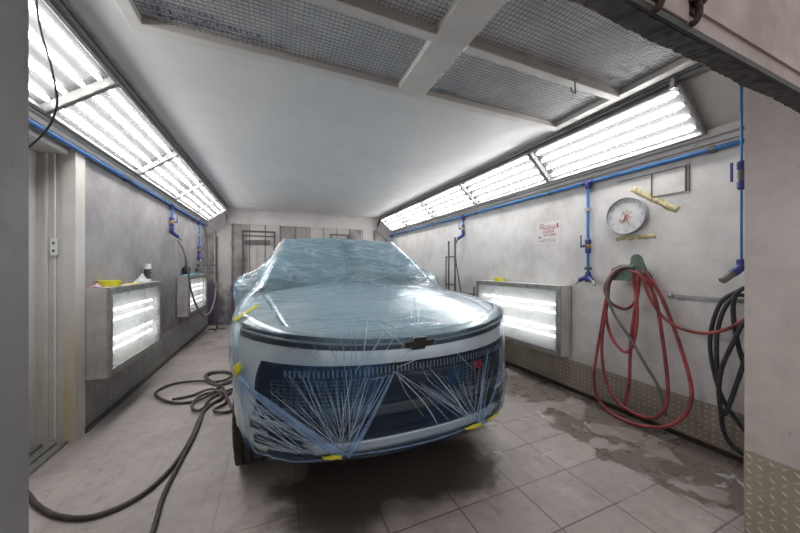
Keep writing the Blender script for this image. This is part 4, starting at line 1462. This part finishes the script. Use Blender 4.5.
# gathered ripples
rnd = np.random.RandomState(5)
G = [(-.40, .34, -1), (.46, .33, 1)]
N = np.zeros_like(P)
du = np.roll(P, -1, 1) - np.roll(P, 1, 1)
dv = np.zeros_like(P); dv[1:-1] = P[2:] - P[:-2]; dv[0] = P[1] - P[0]; dv[-1] = P[-1] - P[-2]
N = np.cross(du, dv)
N /= np.maximum(1e-9, np.linalg.norm(N, axis=2, keepdims=True))
cen = np.array([0, 2.3, .7])
sg = np.sign((N * (P - cen)).sum(2, keepdims=True)); N = N * sg
amp = np.zeros(P.shape[:2])
for gx, gz, s in G:
    a = np.arctan2(P[..., 0] - gx, P[..., 2] - gz)
    r = np.hypot(P[..., 0] - gx, P[..., 2] - gz)
    m = (P[..., 1] < .8) * np.clip((.95 - P[..., 2]) / .15, 0, 1) * np.clip(r / .2, 0, 1) * (np.clip(-P[..., 0] / .1 + .5, 0, 1) if s < 0 else np.clip(P[..., 0] / .1 + .5, 0, 1))
    amp += m * (.5 + .5 * np.sin(a * 23 + 3 * np.sin(a * 7 + 1))) * .009
tp = np.clip((P[..., 2] - .95) / .1, 0, 1)
ph = P[..., 0] * 5 + P[..., 1] * 7 + 2.2 * np.sin(P[..., 0] * 3 - P[..., 1] * 2.1)
from mathutils import noise as mn
rid = np.zeros(P.shape[:2])
for j in range(NL, J):
    for i in range(NI):
        if P[j, i, 1] < 3.2:
            q = P[j, i]
            a_ = mn.noise(Vector((q[0] * 2.2 + q[1] * 1.9, q[1] * 2.6 - q[0] * 5.0, 1.0)))
            b_ = mn.noise(Vector((q[0] * 1.4 - q[1] * 1.6, q[1] * 4.5 + q[0] * 3.6, 7.0)))
            rid[j, i] = max(0, 1 - abs(a_) * 3.2) ** 2 + max(0, 1 - abs(b_) * 3.2) ** 2
wnd = np.clip((P[..., 1] - 1.2) / .2, .18, 1)
amp += tp * rid * wnd * .007
sd = np.clip((np.abs(P[..., 0]) - .8) / .1, 0, 1) * (P[..., 1] > .5)
amp += sd * (.5 + .5 * np.sin(P[..., 1] * 17 + P[..., 2] * 6 + 2 * np.sin(P[..., 2] * 9))) * .005
amp[0] *= .4
P = P + N * amp[..., None]
verts = [tuple(P[j, i]) for j in range(J) for i in range(NI)]
faces = [(j * NI + i, j * NI + (i + 1) % NI, (j + 1) * NI + (i + 1) % NI, (j + 1) * NI + i) for j in range(J - 1) for i in range(NI)]
me = bpy.data.meshes.new('masking_film')
me.from_pydata(verts, [], faces)
me.polygons.foreach_set('use_smooth', [True] * len(faces))
me.update()
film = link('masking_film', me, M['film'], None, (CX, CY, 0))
tag(film, 'pale blue translucent plastic sheet wrapped over the whole parked car', 'plastic sheet')
fb_ = BVHTree.FromPolygons([Vector(v) for v in verts], faces)
ORG = Vector((-CX, -CY, EYE))
def on_film(px, py):
    for k in range(14):
        k_ = k / 14
        h = fb_.ray_cast(ORG, ray(px + (400 - px) * .18 * k_, py + (370 - py) * .22 * k_).normalized(), 2.6)
        if h[0] is not None:
            break
    if h[0] is None:
        h = fb_.find_nearest(ORG + ray(px, py).normalized() * 1.6)
        return h[0], Vector(h[1])
    n = Vector(h[1])
    if n.dot(ray(px, py)) > 0: n = -n
    return h[0], n
def film_path(pts, per=7):
    q = spline([Vector((a, b, 0)) for a, b in pts], per)
    out = [on_film(p.x, p.y) for p in q]
    return out
def ribbon(mb, path, hw, th, lift=.002, n=8):
    vs, fs = [], []
    m = len(path)
    for i, (p, nr) in enumerate(path):
        t = (path[min(i + 1, m - 1)][0] - path[max(i - 1, 0)][0])
        t = t.normalized() if t.length > 1e-9 else Vector((0, 0, 1))
        sd = t.cross(nr).normalized()
        h = hw(i / (m - 1)) if callable(hw) else hw
        for k in range(n):
            a = 2 * PI * k / n
            vs.append(p + nr * lift + sd * (h * math.cos(a)) + nr * (min(th, h) * math.sin(a)))
    for i in range(m - 1):
        for k in range(n):
            fs.append((i * n + k, i * n + (k + 1) % n, (i + 1) * n + (k + 1) % n, (i + 1) * n + k))
    mb.add(vs, fs)
rn = random.Random(21)
folds = [
    ([(238, 374), (250, 388), (264, 399), (285, 415), (310, 433), (330, 447), (344, 456)], lambda t: .010 + .012 * t),
    ([(240, 380), (258, 398), (285, 420), (312, 440), (338, 455)], lambda t: .004 + .007 * t),
    ([(394, 371), (388, 385), (378, 405), (366, 428), (354, 448), (347, 456)], lambda t: .005 + .012 * t),
    ([(384, 378), (372, 402), (360, 428), (348, 454)], lambda t: .003 + .006 * t),
    ([(511, 398), (506, 408), (496, 416), (480, 424)], lambda t: .007 + .006 * t),
    ([(500, 345), (499, 370), (493, 395), (484, 416), (478, 424)], lambda t: .008 + .006 * math.sin(3 * t)),
    ([(488, 350), (484, 375), (481, 400), (478, 423)], lambda t: .004 + .007 * t),
    ([(260, 457), (285, 461), (310, 461), (330, 458)], lambda t: .0035),
    ([(350, 455), (380, 451), (412, 445), (445, 436), (474, 425)], lambda t: .0035),
    ([(240, 300), (235, 330), (236, 360), (240, 380), (243, 410), (250, 440), (259, 457)], lambda t: .003),
]
for pts, hw in folds:
    mb = MB()
    ribbon(mb, film_path(pts), hw, .006)
    mb.build('fold', M['film_fold'], film, smooth='all').location = (0, 0, 0)
cr, cf = MB(), MB()
def crease(a, b, bend, w0):
    mid = ((a[0] + b[0]) / 2 + bend, (a[1] + b[1]) / 2 + bend * .3)
    w = w0 * rn.uniform(.6, 1.3)
    ribbon(rn.choice((cr, cf, cf)), film_path([a, mid, b], 8), lambda t: w * (.25 + .75 * math.sin(PI * min(1, t * 1.0)) ** .6), .0012, .0012, 6)
for k in range(52):           # towards the lower middle gather
    x = 262 + 128 * (k + rn.uniform(-.4, .4)) / 51
    y = 366 + 26 * max(0, (290 - x) / 30) + rn.uniform(-3, 12)
    e = .80 + .2 * rn.random()
    ex, ey = 345 + rn.uniform(-9, 6), 455
    s0 = rn.choice((0, 0, .12, .3))
    crease((x + (ex - x) * s0, y + (ey - y) * s0), (x + (ex - x) * e, y + (ey - y) * e), rn.uniform(-3, 3), .0018)
for k in range(30):           # from the middle to the right gather
    x = 402 + 92 * (k + rn.uniform(-.4, .4)) / 29
    y = 372 - (x - 400) * .22 + rn.uniform(0, 10)
    ex, ey = 478 + rn.uniform(-7, 5), 423
    e = .8 + .2 * rn.random(); s0 = rn.choice((0, .15, .3))
    crease((x + (ex - x) * s0, y + (ey - y) * s0), (x + (ex - x) * e, y + (ey - y) * e), rn.uniform(-3, 2), .0020)
for (ex, ey) in ((425, 418), (440, 428), (452, 424), (463, 420), (470, 415)):
    crease((395 + rn.uniform(-2, 2), 371), (ex, ey), rn.uniform(-4, 6), .0030)
for k in range(26):           # lower left corner, sweeping from the side to the middle gather
    q = k / 25
    sx, sy = 243 + 12 * q + rn.uniform(-2, 4), 388 + 58 * q + rn.uniform(-2, 2)
    ex, ey = rn.uniform(285, 336), 0
    ey = min(457, 452 + rn.uniform(-14, 4) * (1 - q) * (336 - ex) / 50 + 3 * q)
    crease((sx, sy), (ex, ey), rn.uniform(-7, -1), .0018)
for a, b in (((345, 362), (334, 327)), ((352, 366), (347, 318)), ((362, 362), (368, 316)), ((368, 360), (386, 326)), ((392, 368), (404, 338)), ((396, 368), (430, 352)),
             ((398, 369), (452, 378)), ((322, 362), (308, 338)), ((300, 366), (318, 345)), ((413, 356), (372, 318)), ((392, 372), (370, 380)), ((355, 372), (390, 322)), ((272, 364), (300, 346)), ((448, 344), (476, 372)), ((340, 366), (325, 332)), ((357, 366), (352, 322)), ((374, 364), (398, 330)), ((386, 366), (418, 345)), ((330, 368), (300, 350)), ((420, 362), (440, 395)), ((310, 366), (290, 352)), ((335, 364), (340, 330))):
    crease(a, b, rn.uniform(-3, 3), .0020)
for a, b in (((283, 277), (330, 254)), ((290, 280), (352, 258)), ((300, 272), (338, 262)), ((345, 274), (378, 250)), ((352, 252), (376, 268)), ((300, 252), (352, 246)),
             ((390, 252), (432, 278)), ((383, 252), (424, 280)), ((372, 258), (412, 280)), ((362, 268), (398, 262)), ((286, 320), (350, 312)), ((295, 324), (372, 318)), ((280, 268), (320, 247)), ((310, 278), (372, 262)), ((330, 276), (390, 270)), ((300, 262), (322, 246)), ((395, 256), (430, 281)), ((340, 250), (388, 256)), ((350, 270), (372, 246)), ((404, 252), (436, 281)), ((268, 292), (282, 330)), ((300, 330), (420, 318)), ((242, 300), (262, 270)), ((246, 305), (270, 262)), ((240, 318), (256, 284))):
    crease(a, b, rn.uniform(-5, 5), .0022)
M['film_faint'] = film_mat('faint_creased_film', .16, .36, False, .8)
for q, m_ in ((cr, 'film_crease'), (cf, 'film_faint')):
    o = q.build('creases', M[m_], film, smooth='all')
    o['kind'] = 'stuff'

def film_tape(corners, label, n=8, lift=.008, name='masking_tape'):
    a, b, c, d = [Vector((p[0], p[1], 0)) for p in corners]
    rows = []
    for i in range(n + 1):
        row = []
        for j in range(n + 1):
            u, v = i / n, j / n
            q = a.lerp(b, u).lerp(d.lerp(c, u), v)
            p, nr = on_film(q.x, q.y)
            row.append(p + nr * (lift + .002 * math.sin(u * 9 + v * 4)) + Vector((CX, CY, 0)))
        rows.append(row)
    o = MB().grid(rows).build(name, M['yellow_tape'], smooth='all', solid=.002)
    return tag(o, label, 'tape', 'yellow tape on the film')
film_tape([(236, 366), (241.5, 361), (242.5, 370), (235.5, 379)], 'short yellow tape piece on the film beside the front wheel')
film_tape([(322, 455), (342, 453), (341, 458), (324, 459)], 'yellow tape tab at the lowest middle point of the film')
film_tape([(463, 427), (480, 421), (481, 425), (465, 429.5)], 'yellow tape tab at the film bottom right of the middle')
film_tape([(486, 419), (500, 410), (501, 414), (488, 422)], 'yellow tape tab at the bottom right corner of the film')
film_tape([(234, 320), (258, 305), (258.6, 306.8), (235, 322.5)], 'narrow yellow tape line running across the left front fender')
